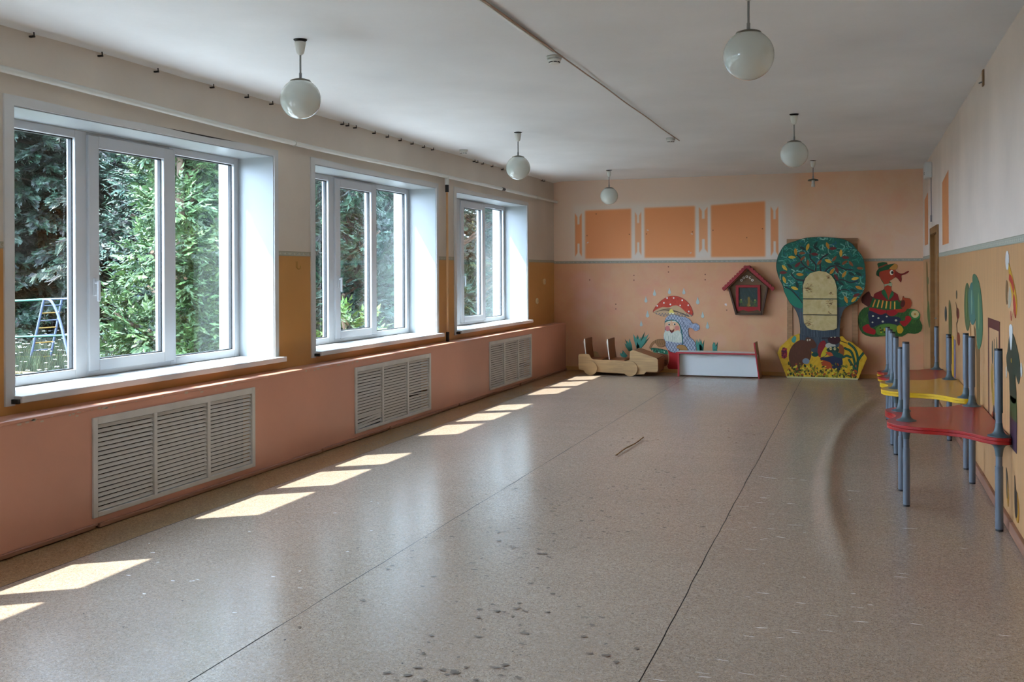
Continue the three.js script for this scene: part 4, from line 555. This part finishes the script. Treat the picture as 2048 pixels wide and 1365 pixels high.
// --- little house on the wall
{
  const X = (a) => -1.989 + 0.000614 * a, Y = (b) => 1.69 - 0.000625 * b, P = (l) => l.map(([a, b]) => [X(a), Y(b)]), t = thing('wall_house', 'small brown hanging house shelf with scalloped dark red roof', 'wall shelf');
  const bx = (pts, z0, z1, n, m, bev = 0.002, par = t) => { const g = extrude(poly(P(pts)), z1 - z0, bev); g.translate(0, 0, -ZF + z0); return part(n, muv(g), m, par); };
  const brown = mat('#7d5c38', 0.55, { map: rep(T.ply, 2.5, 2.5) }), dk = mat('#4f3524', 0.6), red = mat('#9c2a30', 0.45);
  bx([[195, 610], [660, 190], [1150, 610], [1010, 1255], [370, 1255]], 0.004, 0.05, 'back_board', brown);
  bx([[195, 610], [225, 600], [420, 1245], [370, 1255]], 0.05, 0.10, 'side_board', dk); bx([[1150, 610], [1110, 600], [960, 1245], [1010, 1255]], 0.05, 0.10, 'side_board', dk); bx([[370, 1215], [1010, 1215], [1010, 1255], [370, 1255]], 0.05, 0.10, 'bottom_board', dk);
  const fr = part('picture_frame', (() => { const s = poly(P([[375, 545], [960, 545], [960, 1170], [900, 1130], [820, 1150], [680, 1180], [560, 1140], [440, 1175], [385, 1120]])); s.holes.push(new THREE.Path(P([[445, 602], [445, 1060], [895, 1060], [895, 602]]).map((p) => new THREE.Vector2(...p)))); const g = extrude(s, 0.02, 0.002); g.translate(0, 0, -ZF + 0.052); return g; })(), mat('#9c1a20', 0.4), t);
  const pic = canvasTex(256, 256, (c, w) => { const r = rng(2); c.fillStyle = '#2a3a34'; c.fillRect(0, 0, w, w); for (let i = 0; i < 200; i++) { c.globalAlpha = 0.5; const x = r() * w, y = r() * w; line(c, y > 150 ? ['#6a6a20', '#4a5a24', '#8a7a2a'][i % 3] : ['#1d3034', '#4a5648', '#25424a'][i % 3], 6, [[x, y], [x + 14, y + 34]]); } c.globalAlpha = 1; for (const [x, y] of [[34, 165], [218, 168], [150, 235]]) { dot(c, '#c9c060', x, y, 9); dot(c, '#4a7a3a', x, y + 24, 12, 14); } line(c, '#8a6a24', 30, [[130, 240], [140, 190], [136, 140]]); });
  const pg = new THREE.PlaneGeometry(X(900) - X(440), Y(597) - Y(1065)); pg.translate(X(670), Y(830), -ZF + 0.0525); part('picture', pg, mat('#ffffff', 0.4, { map: pic }), fr);
  for (const s of [-1, 1]) {                                          // roof slopes with scallops
    const a = s < 0 ? [70, 650] : [1290, 650], b = s < 0 ? [640, 90] : [680, 90], n = 10, pts = [], nx = b[0] - a[0], ny = b[1] - a[1], L = Math.hypot(nx, ny), px_ = [ny / L * -s * -1, nx / L * s];
    const q = (k, o) => [a[0] + nx * k + (s < 0 ? -1 : 1) * Math.abs(ny / L) * o, a[1] + ny * k - Math.abs(nx / L) * o];
    pts.push(q(0, -46), q(1, -46)); for (let i = n; i > 0; i--) { pts.push(q((i) / n, 10), q((i - 0.15) / n, 34), q((i - 0.7) / n, 36), q((i - 0.95) / n, 12)); }
    bx(pts, 0.03, 0.14, 'roof_board', red);
  }
  bx([[590, 80], [725, 80], [725, 150], [590, 150]], 0.03, 0.145, 'ridge_cap', red);
  for (const [i, [a, b]] of [[515, 430], [570, 372], [640, 340], [722, 366], [772, 428]].entries()) { const g = new THREE.TorusGeometry(0.014, 0.006, 8, 18, i === 3 ? 4.6 : 6.3); if (i === 3) g.rotateZ(0.8); g.translate(X(a), Y(b), -ZF + 0.055); part('letter', g, mat('#e8e2d6', 0.5), t, 'small white ring-shaped letter'); }
}
// ---------------------------------------------------------------- paintings on the right wall (flat paint, a little proud)
{
  const flat = (t, n, pts, col, lay = 1, sm = 3) => { const g = extrude(poly(pts.map(([Z, y]) => [-Z, y]), sm), 0.0008 + lay * 0.0006); g.rotateY(-Math.PI / 2); g.translate(XR - 0.001, 0, 0); const o = part(n, g, M['p' + col] ??= mat(col, 0.5, { map: rep(T.brush, 2, 1), side: THREE.DoubleSide }), t); return o; };
  const ell = (Z, y, a, b, n = 14) => Array.from({ length: n }, (_, i) => [Z + a * Math.cos(i / n * 6.283), y + b * Math.sin(i / n * 6.283)]);
  let t = thing('clown_mural', 'wall painting of a figure in striped cap and dark green coat', 'mural');
  flat(t, 'pompom', ell(6.71, 1.615, 0.075, 0.058), '#d9d6d2', 2); flat(t, 'cap', [[6.66, 1.60], [6.60, 1.575], [6.44, 1.48], [6.33, 1.38], [6.35, 1.30], [6.46, 1.36], [6.55, 1.44], [6.62, 1.50]], '#d2a01e', 2);
  flat(t, 'cap_stripe', [[6.62, 1.53], [6.50, 1.51], [6.42, 1.45], [6.44, 1.42], [6.54, 1.475], [6.63, 1.50]], '#b3261a', 3); flat(t, 'cap_stripe', [[6.44, 1.42], [6.36, 1.36], [6.37, 1.28], [6.42, 1.30], [6.47, 1.38]], '#b3261a', 3);
  flat(t, 'hair', ell(6.74, 1.42, 0.05, 0.075), '#7d5a2c', 1); flat(t, 'face', ell(6.57, 1.38, 0.13, 0.10), '#d9a878', 1); flat(t, 'beard', [[6.66, 1.40], [6.60, 1.46], [6.54, 1.41], [6.56, 1.36], [6.62, 1.33], [6.67, 1.33]], '#b3aa94', 2); flat(t, 'mouth', ell(6.56, 1.285, 0.025, 0.03), '#a83a24', 2);
  flat(t, 'collar', [[6.63, 1.22], [6.50, 1.22], [6.52, 1.13], [6.56, 1.08], [6.61, 1.13]], '#d6d8d6', 3); flat(t, 'coat', [[6.62, 1.17], [6.72, 1.06], [6.77, 1.02], [6.72, 0.95], [6.65, 0.93], [6.62, 0.80], [6.36, 0.80], [6.40, 0.95], [6.27, 0.91], [6.21, 0.97], [6.24, 1.05], [6.38, 1.14], [6.48, 1.18]], '#27331c', 2); flat(t, 'buckle', ell(6.55, 1.02, 0.02, 0.014), '#c9a83a', 3);
  flat(t, 'breeches', [[6.62, 0.81], [6.36, 0.81], [6.34, 0.68], [6.63, 0.68]], '#3a4a1c', 2, 0); flat(t, 'stocking', [[6.63, 0.68], [6.34, 0.68], [6.36, 0.50], [6.62, 0.50]], '#3a2238', 2, 0); flat(t, 'cuff', ell(6.77, 0.93, 0.02, 0.035), '#d6d2c8', 2); flat(t, 'cuff', ell(6.17, 1.0, 0.03, 0.04), '#d6d2c8', 2);
  flat(t, 'shoe', [[6.80, 0.34], [6.74, 0.30], [6.71, 0.20], [6.73, 0.13], [6.77, 0.16], [6.80, 0.24]], '#3a2c1c', 2); flat(t, 'shoe_sole', [[6.74, 0.28], [6.70, 0.18], [6.72, 0.115], [6.76, 0.15], [6.73, 0.17], [6.74, 0.22]], '#b9821e', 3); flat(t, 'shoe', [[6.44, 0.36], [6.40, 0.29], [6.33, 0.27], [6.29, 0.20], [6.33, 0.125], [6.42, 0.13], [6.45, 0.20]], '#33241a', 2); flat(t, 'shoe_sole', [[6.34, 0.28], [6.28, 0.20], [6.31, 0.115], [6.39, 0.12], [6.33, 0.15], [6.32, 0.2]], '#b9821e', 3);
  t = thing('picture_mural', 'wall painting of a dark red framed picture with a plant', 'mural');
  const rect = (a, b, c, d) => [[a, c], [b, c], [b, d], [a, d]];
  flat(t, 'frame_bar', rect(7.07, 7.69, 1.16, 1.225), '#5a1e1a', 2, 0); flat(t, 'frame_bar', rect(7.63, 7.69, 0.5, 1.16), '#5a1e1a', 2, 0); flat(t, 'frame_bar', rect(7.07, 7.12, 0.5, 1.16), '#5a1e1a', 2, 0); flat(t, 'frame_bar', rect(7.07, 7.69, 0.44, 0.5), '#5a1e1a', 2, 0);
  flat(t, 'canvas', rect(7.12, 7.63, 0.5, 1.16), '#c99a6c', 1, 0); for (const [Z, y, a, b, c] of [[7.45, 1.0, 0.03, 0.08, '#2c3a2a'], [7.35, 0.95, 0.02, 0.15, '#4a4a24'], [7.22, 1.02, 0.025, 0.1, '#35402a'], [7.47, 0.82, 0.06, 0.10, '#a8801e'], [7.42, 0.7, 0.05, 0.06, '#b9902a'], [7.38, 0.58, 0.05, 0.07, '#1e1a18'], [7.44, 0.55, 0.06, 0.05, '#a84a1c'], [7.25, 0.9, 0.02, 0.08, '#6a2418']]) flat(t, 'brush_mark', ell(Z, y, a, b), c, 2);
  t = thing('tree_mural', 'wall painting of a bushy tree in three green lobes', 'mural');
  flat(t, 'lobe', ell(9.12, 1.25, 0.26, 0.20), '#3f5a30', 1); flat(t, 'lobe', ell(8.72, 1.29, 0.30, 0.17), '#2f6a62', 2); flat(t, 'lobe', [[8.70, 1.50], [8.45, 1.52], [8.15, 1.42], [8.02, 1.25], [8.03, 1.08], [8.15, 0.99], [8.32, 0.96], [8.42, 1.05], [8.50, 1.20], [8.60, 1.35]], '#3a6a4a', 3); flat(t, 'highlight', ell(8.25, 1.25, 0.05, 0.14), '#7a8f5a', 4); flat(t, 'highlight', ell(9.15, 1.27, 0.05, 0.13), '#6a7a3a', 4); flat(t, 'highlight', ell(8.75, 1.30, 0.05, 0.1), '#7aa08a', 4);
  flat(t, 'trunk', [[8.62, 1.12], [8.52, 1.10], [8.42, 0.98], [8.22, 0.96], [8.22, 0.50], [8.42, 0.50], [8.44, 0.88], [8.56, 1.0]], '#7a5426', 1, 0); flat(t, 'trunk', [[8.9, 1.12], [8.84, 1.12], [8.80, 0.5], [8.9, 0.5]], '#8f6430', 1, 0);
  t = thing('children_mural', 'wall painting of small coloured figures behind the yellow tables', 'mural');
  flat(t, 'patch', ell(11.35, 1.1, 0.14, 0.08), '#2c4044', 1); flat(t, 'patch', [[10.95, 1.25], [10.75, 1.22], [10.62, 1.1], [10.65, 0.9], [10.95, 0.88], [10.98, 1.1]], '#5a5a24', 1); flat(t, 'trousers', rect(10.42, 10.60, 0.52, 0.92), '#d2aa1e', 2, 0); flat(t, 'patch', rect(10.22, 10.40, 0.52, 0.9), '#7a6a8a', 1, 0); flat(t, 'patch', ell(9.98, 1.16, 0.14, 0.05), '#7a2a1c', 1); flat(t, 'patch', ell(9.92, 0.93, 0.15, 0.06), '#8c3a1c', 1); flat(t, 'patch', ell(10.1, 1.33, 0.06, 0.04), '#3a3a24', 1); flat(t, 'line', [[10.2, 1.26], [10.05, 1.2], [9.95, 1.1], [10.08, 1.05], [9.98, 0.96], [10.03, 0.96], [10.14, 1.06], [10.02, 1.1], [10.1, 1.2]], '#5a4028', 1); flat(t, 'shoe', rect(10.2, 10.62, 0.47, 0.52), '#5a1e1a', 2, 0);
  t = thing('garland_mural', 'narrow wall painting between the brown door and far corner', 'mural');
  flat(t, 'stem', [[14.55, 1.66], [14.3, 1.64], [14.2, 1.4], [14.15, 1.1], [14.35, 1.1], [14.5, 1.35]], '#8a6a2a', 1); flat(t, 'leaf', [[14.2, 1.16], [14.0, 1.1], [13.88, 0.95], [13.92, 0.82], [14.15, 0.86], [14.4, 1.0]], '#4a6a2a', 2); flat(t, 'flower', ell(14.2, 1.42, 0.12, 0.05), '#5a7a4a', 2);
}

// ---------------------------------------------------------------- outdoors: yard, climbing frame, shrubs and trees
const GY = -0.55;
{
  const g = new THREE.PlaneGeometry(70, 110, 60, 90); g.rotateX(-Math.PI / 2); g.translate(-35 + XO, GY, -25); const p = g.attributes.position; for (let i = 0; i < p.count; i++) p.setY(i, GY + 0.1 * (vnoise(p.getX(i) * 0.4 + 60, p.getZ(i) * 0.4 + 90, 256) - 0.5)); g.computeVertexNormals(); muv(g);
  const pv = part('added_bounce_slab', box(XO - 2.6, XO - 0.002, GY - 0.1, GY + 0.08, ZB, ZF + 6), mat('#a8a6a1', 0.9, { map: mott(0.5) }), scene); pv.userData = { kind: 'structure', label: 'pale concrete strip added out of view to bounce light onto the ceiling', category: 'added_bounce_slab' };  // added unseen slab, throws sunlight up through the windows onto the ceiling
  const o = part('ground', g, mat('#2b3322', 0.95, { map: rep(T.mottle, 0.2) }), scene); o.userData = { kind: 'structure', label: 'rough grassy yard outside the windows', category: 'ground' };
}
const leafTint = (im, r, base, dv) => { const c = new THREE.Color(); for (let i = 0; i < im.count; i++) { c.set(base[(r() * base.length) | 0]).offsetHSL((r() - 0.5) * 0.03, 0, (r() - 0.5) * dv); im.setColorAt(i, c); } };
// a compound leaf of leaflets along a stalk, folded a little along each rib
function leafGeo(n, L, w, droop) {
  const gs = []; for (let i = 0; i < n; i++) { const end = i === n - 1, k = end ? 1 : (Math.floor(i / 2) + 1) / (Math.ceil(n / 2)), side = end ? 0 : (i % 2 ? 1 : -1), a = side * 0.95, l = L * (end ? 0.5 : 0.42), bx = 0, by = L * 0.6 * k, dz = -droop * k * k * L; const g = new THREE.BufferGeometry(), P = [], q = (u, v, h) => [bx + Math.sin(a) * u * l + Math.cos(a) * v * w, by + Math.cos(a) * u * l - Math.sin(a) * v * w, dz + h - droop * u * l * 0.6]; const A = q(0, 0, 0), B = q(0.4, 0.5, 0.25 * w), C = q(1, 0, 0), D = q(0.4, -0.5, 0.25 * w); P.push(...A, ...C, ...B, ...A, ...D, ...C); g.setAttribute('position', new THREE.Float32BufferAttribute(P, 3)); g.setAttribute('uv', new THREE.Float32BufferAttribute(new Array(12).fill(0), 2)); g.computeVertexNormals(); gs.push(g); }
  return mergeGeometries(gs);
}
const LEAF = { maple: leafGeo(5, 0.20, 0.05, 0.35), rowan: leafGeo(11, 0.22, 0.034, 0.4), spruce: (() => { const gs = []; for (let i = 0; i < 15; i++) { const k = (i >> 1) / 7, s = i % 2 ? 1 : -1, l = 0.16 * (1 - 0.6 * k), g = new THREE.PlaneGeometry(0.022, l); g.translate(0, l / 2, 0); g.rotateZ(-s * 0.9); g.rotateY(0.4 * s); g.translate(0, k * 0.34, -0.1 * k * k); gs.push(g); } const c = new THREE.PlaneGeometry(0.03, 0.4); c.translate(0, 0.2, -0.02); gs.push(c); return mergeGeometries(gs); })() };
function foliage(t, kind, n, place, tints, seed, sMin = 0.8, sMax = 1.3, dv = 0.06) {
  const r = rng(seed), m = new THREE.MeshPhysicalMaterial({ color: '#ffffff', roughness: 0.55, side: THREE.DoubleSide }), im = new THREE.InstancedMesh(LEAF[kind], m, n), d = new THREE.Object3D();
  for (let i = 0; i < n; i++) { const { p, dir } = place(r, i); d.position.copy(p); d.up.set(0, 1, 0); d.lookAt(p.x + dir.x + (r() - 0.5) * 0.7, p.y + dir.y + (r() - 0.5) * 0.7, p.z + dir.z + (r() - 0.5) * 0.7); d.rotateX(Math.PI / 2 + 0.2); d.rotateY((r() - 0.5) * 1.6); d.scale.setScalar(sMin + r() * (sMax - sMin)); d.updateMatrix(); im.setMatrixAt(i, d.matrix); }
  leafTint(im, r, tints, dv); im.name = 'foliage'; im.castShadow = im.receiveShadow = true; im.userData.kind = 'stuff'; t.add(im); return im;
}
function branches(t, trunkR, h, limbs, seed, col = '#5a4a3c') {
  const r = rng(seed), m = mat(col, 0.9), gs = [];
  part('trunk', (() => { const c = new THREE.CatmullRomCurve3([0, 0.3, 0.6, 1].map((k) => new THREE.Vector3((r() - 0.5) * 0.3 * k, h * k, (r() - 0.5) * 0.3 * k))); const g = new THREE.TubeGeometry(c, 16, trunkR, 8); const p = g.attributes.position; for (let i = 0; i < p.count; i++) { const k = p.getY(i) / h, q = c.getPoint(Math.max(0, Math.min(1, k))); p.setX(i, q.x + (p.getX(i) - q.x) * (1 - 0.75 * k)); p.setZ(i, q.z + (p.getZ(i) - q.z) * (1 - 0.75 * k)); } g.computeVertexNormals(); return g; })(), m, t);
  for (const [a, b] of limbs) gs.push(rod(a, b, 0.018 + 0.014 * r(), 6)); if (gs.length) part('branches', gs, m, t).userData.kind = 'stuff';
}
// broadleaf: clumps of leaves on a shell of lobes
function leafyTree(label, x, Z, h, rad, n, kind, tints, seed, y0 = 0.2, group = 'trees and bushes outside', cat = 'tree', name = 'leafy_tree') {
  const t = thing(name, label, cat, [x, GY, -Z], group), r = rng(seed), lobes = [], limbs = [];
  const nl = Math.round(10 + h * 5); for (let i = 0; i < nl; i++) { const k = i / nl, a = r() * 6.283, yy = y0 + (h - y0) * (0.05 + 0.9 * k), rr = rad * Math.sin(Math.PI * Math.min(0.97, 0.22 + 0.72 * k)) * (0.55 + 0.4 * r()), c = new THREE.Vector3(Math.cos(a) * rr, yy, Math.sin(a) * rr); lobes.push([c, rad * (0.28 + 0.2 * r())]); limbs.push([[0, Math.max(0.1, yy - rr * 0.7), 0], c.toArray()]); }
  branches(t, 0.05 + 0.012 * h, h * 0.92, limbs, seed + 1);
  foliage(t, kind, n, (q) => { const [c, R] = lobes[(q() * lobes.length) | 0], u = q() * 2 - 1, a = q() * 6.283, s = Math.sqrt(1 - u * u), k = R * Math.pow(0.25 + 0.75 * q(), 0.6), dir = new THREE.Vector3(s * Math.cos(a), u * 0.8 - 0.1, s * Math.sin(a)); return { p: c.clone().addScaledVector(dir, k), dir }; }, tints, seed + 2, 0.75, 1.35);
  return t;
}
function conifer(label, x, Z, h, rad, n, tints, seed) {
  const t = thing('spruce_tree', label, 'tree', [x, GY, -Z], 'trees and bushes outside'), r = rng(seed), bs = [];
  for (let i = 0; i < h * 11; i++) { const k = 0.04 + 0.94 * (i / (h * 11)), a = i * 2.4 + r(), l = rad * (1 - k) * (0.75 + 0.4 * r()) + 0.2; bs.push([k * h, a, l]); }
  branches(t, 0.14, h, bs.map(([y, a, l]) => [[0, y, 0], [Math.cos(a) * l, y - 0.28 * l, Math.sin(a) * l]]), seed + 1, '#3d342c');
  foliage(t, 'spruce', n, (q) => { const [y, a, l] = bs[Math.min(bs.length - 1, (Math.pow(q(), 1.25) * bs.length) | 0)], k = Math.pow(q(), 0.6), b = a + (q() - 0.5) * 0.5 * k; return { p: new THREE.Vector3(Math.cos(b) * l * k, y - 0.28 * l * k * k + (q() - 0.5) * 0.12, Math.sin(b) * l * k), dir: new THREE.Vector3(Math.cos(b + (q() - 0.5) * 1.6), -0.5, Math.sin(b + (q() - 0.5) * 1.6)) }; }, tints, seed + 2, 0.55, 1.05, 0.03);
  return t;
}
const G1 = ['#324928', '#405b31', '#506b3c', '#375130'], G2 = ['#1a3124', '#213c2b', '#2a4632', '#1c362b'], G3 = ['#0e1e13', '#122518', '#182c1c', '#112318'];
leafyTree('bright green box elder bush filling the middle pane of the nearest window', -9.9, 12.8, 5.4, 1.15, 6500, 'maple', G1, 101, 0.1, undefined, 'bush', 'box_elder_bush');
leafyTree('green bush behind the right pane of the nearest window', -9.6, 15.6, 6.8, 2.2, 8500, 'rowan', G2, 131);
leafyTree('pale young bush close outside the middle window', -7.3, 13.4, 1.55, 0.6, 420, 'maple', ['#47602a', '#526e32', '#3e5826'], 151, 0.1, undefined, 'bush', 'box_elder_bush');
leafyTree('dark rowan tree outside the middle window, first of the row', -10.6, 18.8, 7.0, 2.4, 8000, 'rowan', G2, 171);
leafyTree('dark rowan tree outside the middle window, second of the row', -9.8, 22.6, 7.0, 2.5, 8000, 'rowan', [...G2, '#3c4820'], 191);
leafyTree('brownish leafy tree outside the farthest window', -10.2, 27.0, 7.5, 2.7, 7000, 'maple', ['#33381c', '#2c361c', '#403e22', '#263420'], 211);
leafyTree('leafy tree far outside the farthest window', -11.5, 32.5, 8.0, 3.2, 6000, 'rowan', G2, 231);
leafyTree('leafy tree at the end of the row outside', -13.5, 39.0, 8.5, 3.8, 5000, 'rowan', G2, 241);
leafyTree('tall leafy tree between the spruces and the bushes', -14.4, 20.5, 10.5, 2.7, 9000, 'maple', G2, 251);
conifer('dark spruce behind the ladder, left one', -23.9, 23.4, 15, 3.6, 37000, G3, 301);
conifer('dark spruce behind the ladder, right one', -21.6, 24.8, 16, 3.8, 37000, G3, 321);
conifer('dark spruce left of the ladder at the edge of the near window', -25.2, 21.6, 15, 3.6, 29000, G3, 341);
conifer('tall dark spruce in the back row behind the ladder', -28.6, 29.5, 19, 5, 37000, G3, 401);
conifer('tall dark spruce in the back row, right of the ladder', -26.0, 32.0, 19, 5, 37000, G3, 421);
conifer('tall dark spruce in the back row, left of the ladder', -31.5, 28.0, 19, 5, 37000, G3, 441);
conifer('dark spruce behind the row of rowans', -15.6, 27.5, 14, 3.6, 29000, G3, 361);
conifer('dark spruce far behind the last rowans', -15.0, 36.0, 10.5, 3.4, 25000, G3, 381);
{
  // climbing frame: arched side rails, coloured rungs, long bars
  const t = thing('climbing_frame', 'metal playground climbing ladder with yellow and blue rungs', 'ladder', [-18.28, GY, -18.25]);
  const bl = mat('#525c74', 0.4), ye = mat('#8f6c28', 0.45), gr = mat('#3f6c5c', 0.45);
  const ladder = (ox, oz) => { for (const s of [0, 0.62]) part('rail', [rod([ox - 0.02, 0, oz - s], [ox + 0.42, 1.52, oz - s * 0.9], 0.028)], bl, t); for (let i = 0; i < 8; i++) { const k = 0.1 + i * 0.115, x = ox - 0.02 + 0.44 * k; part('rung', rod([x, 1.52 * k, oz], [x, 1.52 * k, oz - 0.62], 0.016), i % 2 ? bl : ye, t); } };
  ladder(0, 0); part('arch', new THREE.TubeGeometry(new THREE.CatmullRomCurve3([[0.42, 1.52, -0.05], [0.62, 1.50, 0.0], [0.82, 1.2, 0.0], [1.05, 0.5, 0], [1.2, 0, 0]].map((p) => new THREE.Vector3(...p))), 24, 0.03, 8), bl, t);
  part('bar', rod([-2.6, 1.38, 1.6], [0.5, 1.53, -0.1], 0.026), gr, t); part('bar', rod([0.5, 1.53, -0.1], [2.4, 1.58, -1.0], 0.024), bl, t); part('bar', rod([-2.6, 0.62, 1.6], [2.4, 0.72, -1.0], 0.022), gr, t); part('post', rod([-2.6, 0, 1.6], [-2.6, 1.4, 1.6], 0.028), gr, t);
  single('plank', rbox(-15.8, -12.6, -0.36, -0.32, 15.0, 15.1, 0.01), mat('#b39a6a', 0.8), 'long pale wooden plank lying in the grass outside', 'plank');
}
{
  // tall grass and white yarrow heads
  const blade = (() => { const gs = []; for (let i = 0; i < 7; i++) { const g = new THREE.PlaneGeometry(0.012, 0.42, 1, 3), p = g.attributes.position; for (let j = 0; j < p.count; j++) { const y = p.getY(j) + 0.21; p.setXYZ(j, p.getX(j) * (1 - y / 0.45), y, 0.25 * y * y * (1 + i * 0.2)); } g.rotateY(i * 0.9); g.translate(Math.cos(i * 2.1) * 0.05, 0, Math.sin(i * 2.1) * 0.05); g.computeVertexNormals(); gs.push(g); } return mergeGeometries(gs); })();
  const r = rng(500), d = new THREE.Object3D(), n = 26000, im = new THREE.InstancedMesh(blade, new THREE.MeshPhysicalMaterial({ color: '#ffffff', roughness: 0.8, side: THREE.DoubleSide }), n);
  const spot = () => { const k = r(), x = -7 - 17 * Math.sqrt(r()); return [x, 6 + r() * 24]; };
  for (let i = 0; i < n; i++) { const [x, Z] = spot(); d.position.set(x, GY - 0.02, -Z); d.rotation.set(0, r() * 6.3, 0); d.scale.setScalar(0.45 + r() * 0.6); d.updateMatrix(); im.setMatrixAt(i, d.matrix); }
  leafTint(im, r, ['#2f3a22', '#26341c', '#3a4028', '#22301c', '#444630'], 0.06); im.name = 'meadow_grass'; im.userData = { kind: 'stuff', label: 'tall meadow grass outside the near window', category: 'grass' }; im.castShadow = im.receiveShadow = true; scene.add(im);
  const head = (() => { const gs = []; for (let i = 0; i < 6; i++) { const g = new THREE.SphereGeometry(0.0095, 6, 4); g.scale(1, 0.5, 1); g.translate(Math.cos(i) * 0.018, 0.42 + 0.004 * (i % 2), Math.sin(i) * 0.022); gs.push(g); } return merge(gs); })();
  const m = 2000, fw = new THREE.InstancedMesh(head, mat('#a8a8a4', 0.8), m); for (let i = 0; i < m; i++) { const [x, Z] = spot(); d.position.set(x, GY, -Z); d.rotation.set((r() - 0.5) * 0.3, r() * 6, (r() - 0.5) * 0.3); d.scale.setScalar(0.8 + r() * 0.6); d.updateMatrix(); fw.setMatrixAt(i, d.matrix); }
  fw.name = 'white_flowers'; fw.userData = { kind: 'stuff', label: 'white yarrow flower heads scattered through the meadow', category: 'flowers' }; fw.castShadow = fw.receiveShadow = true; scene.add(fw);
}

renderer.render(scene, camera);
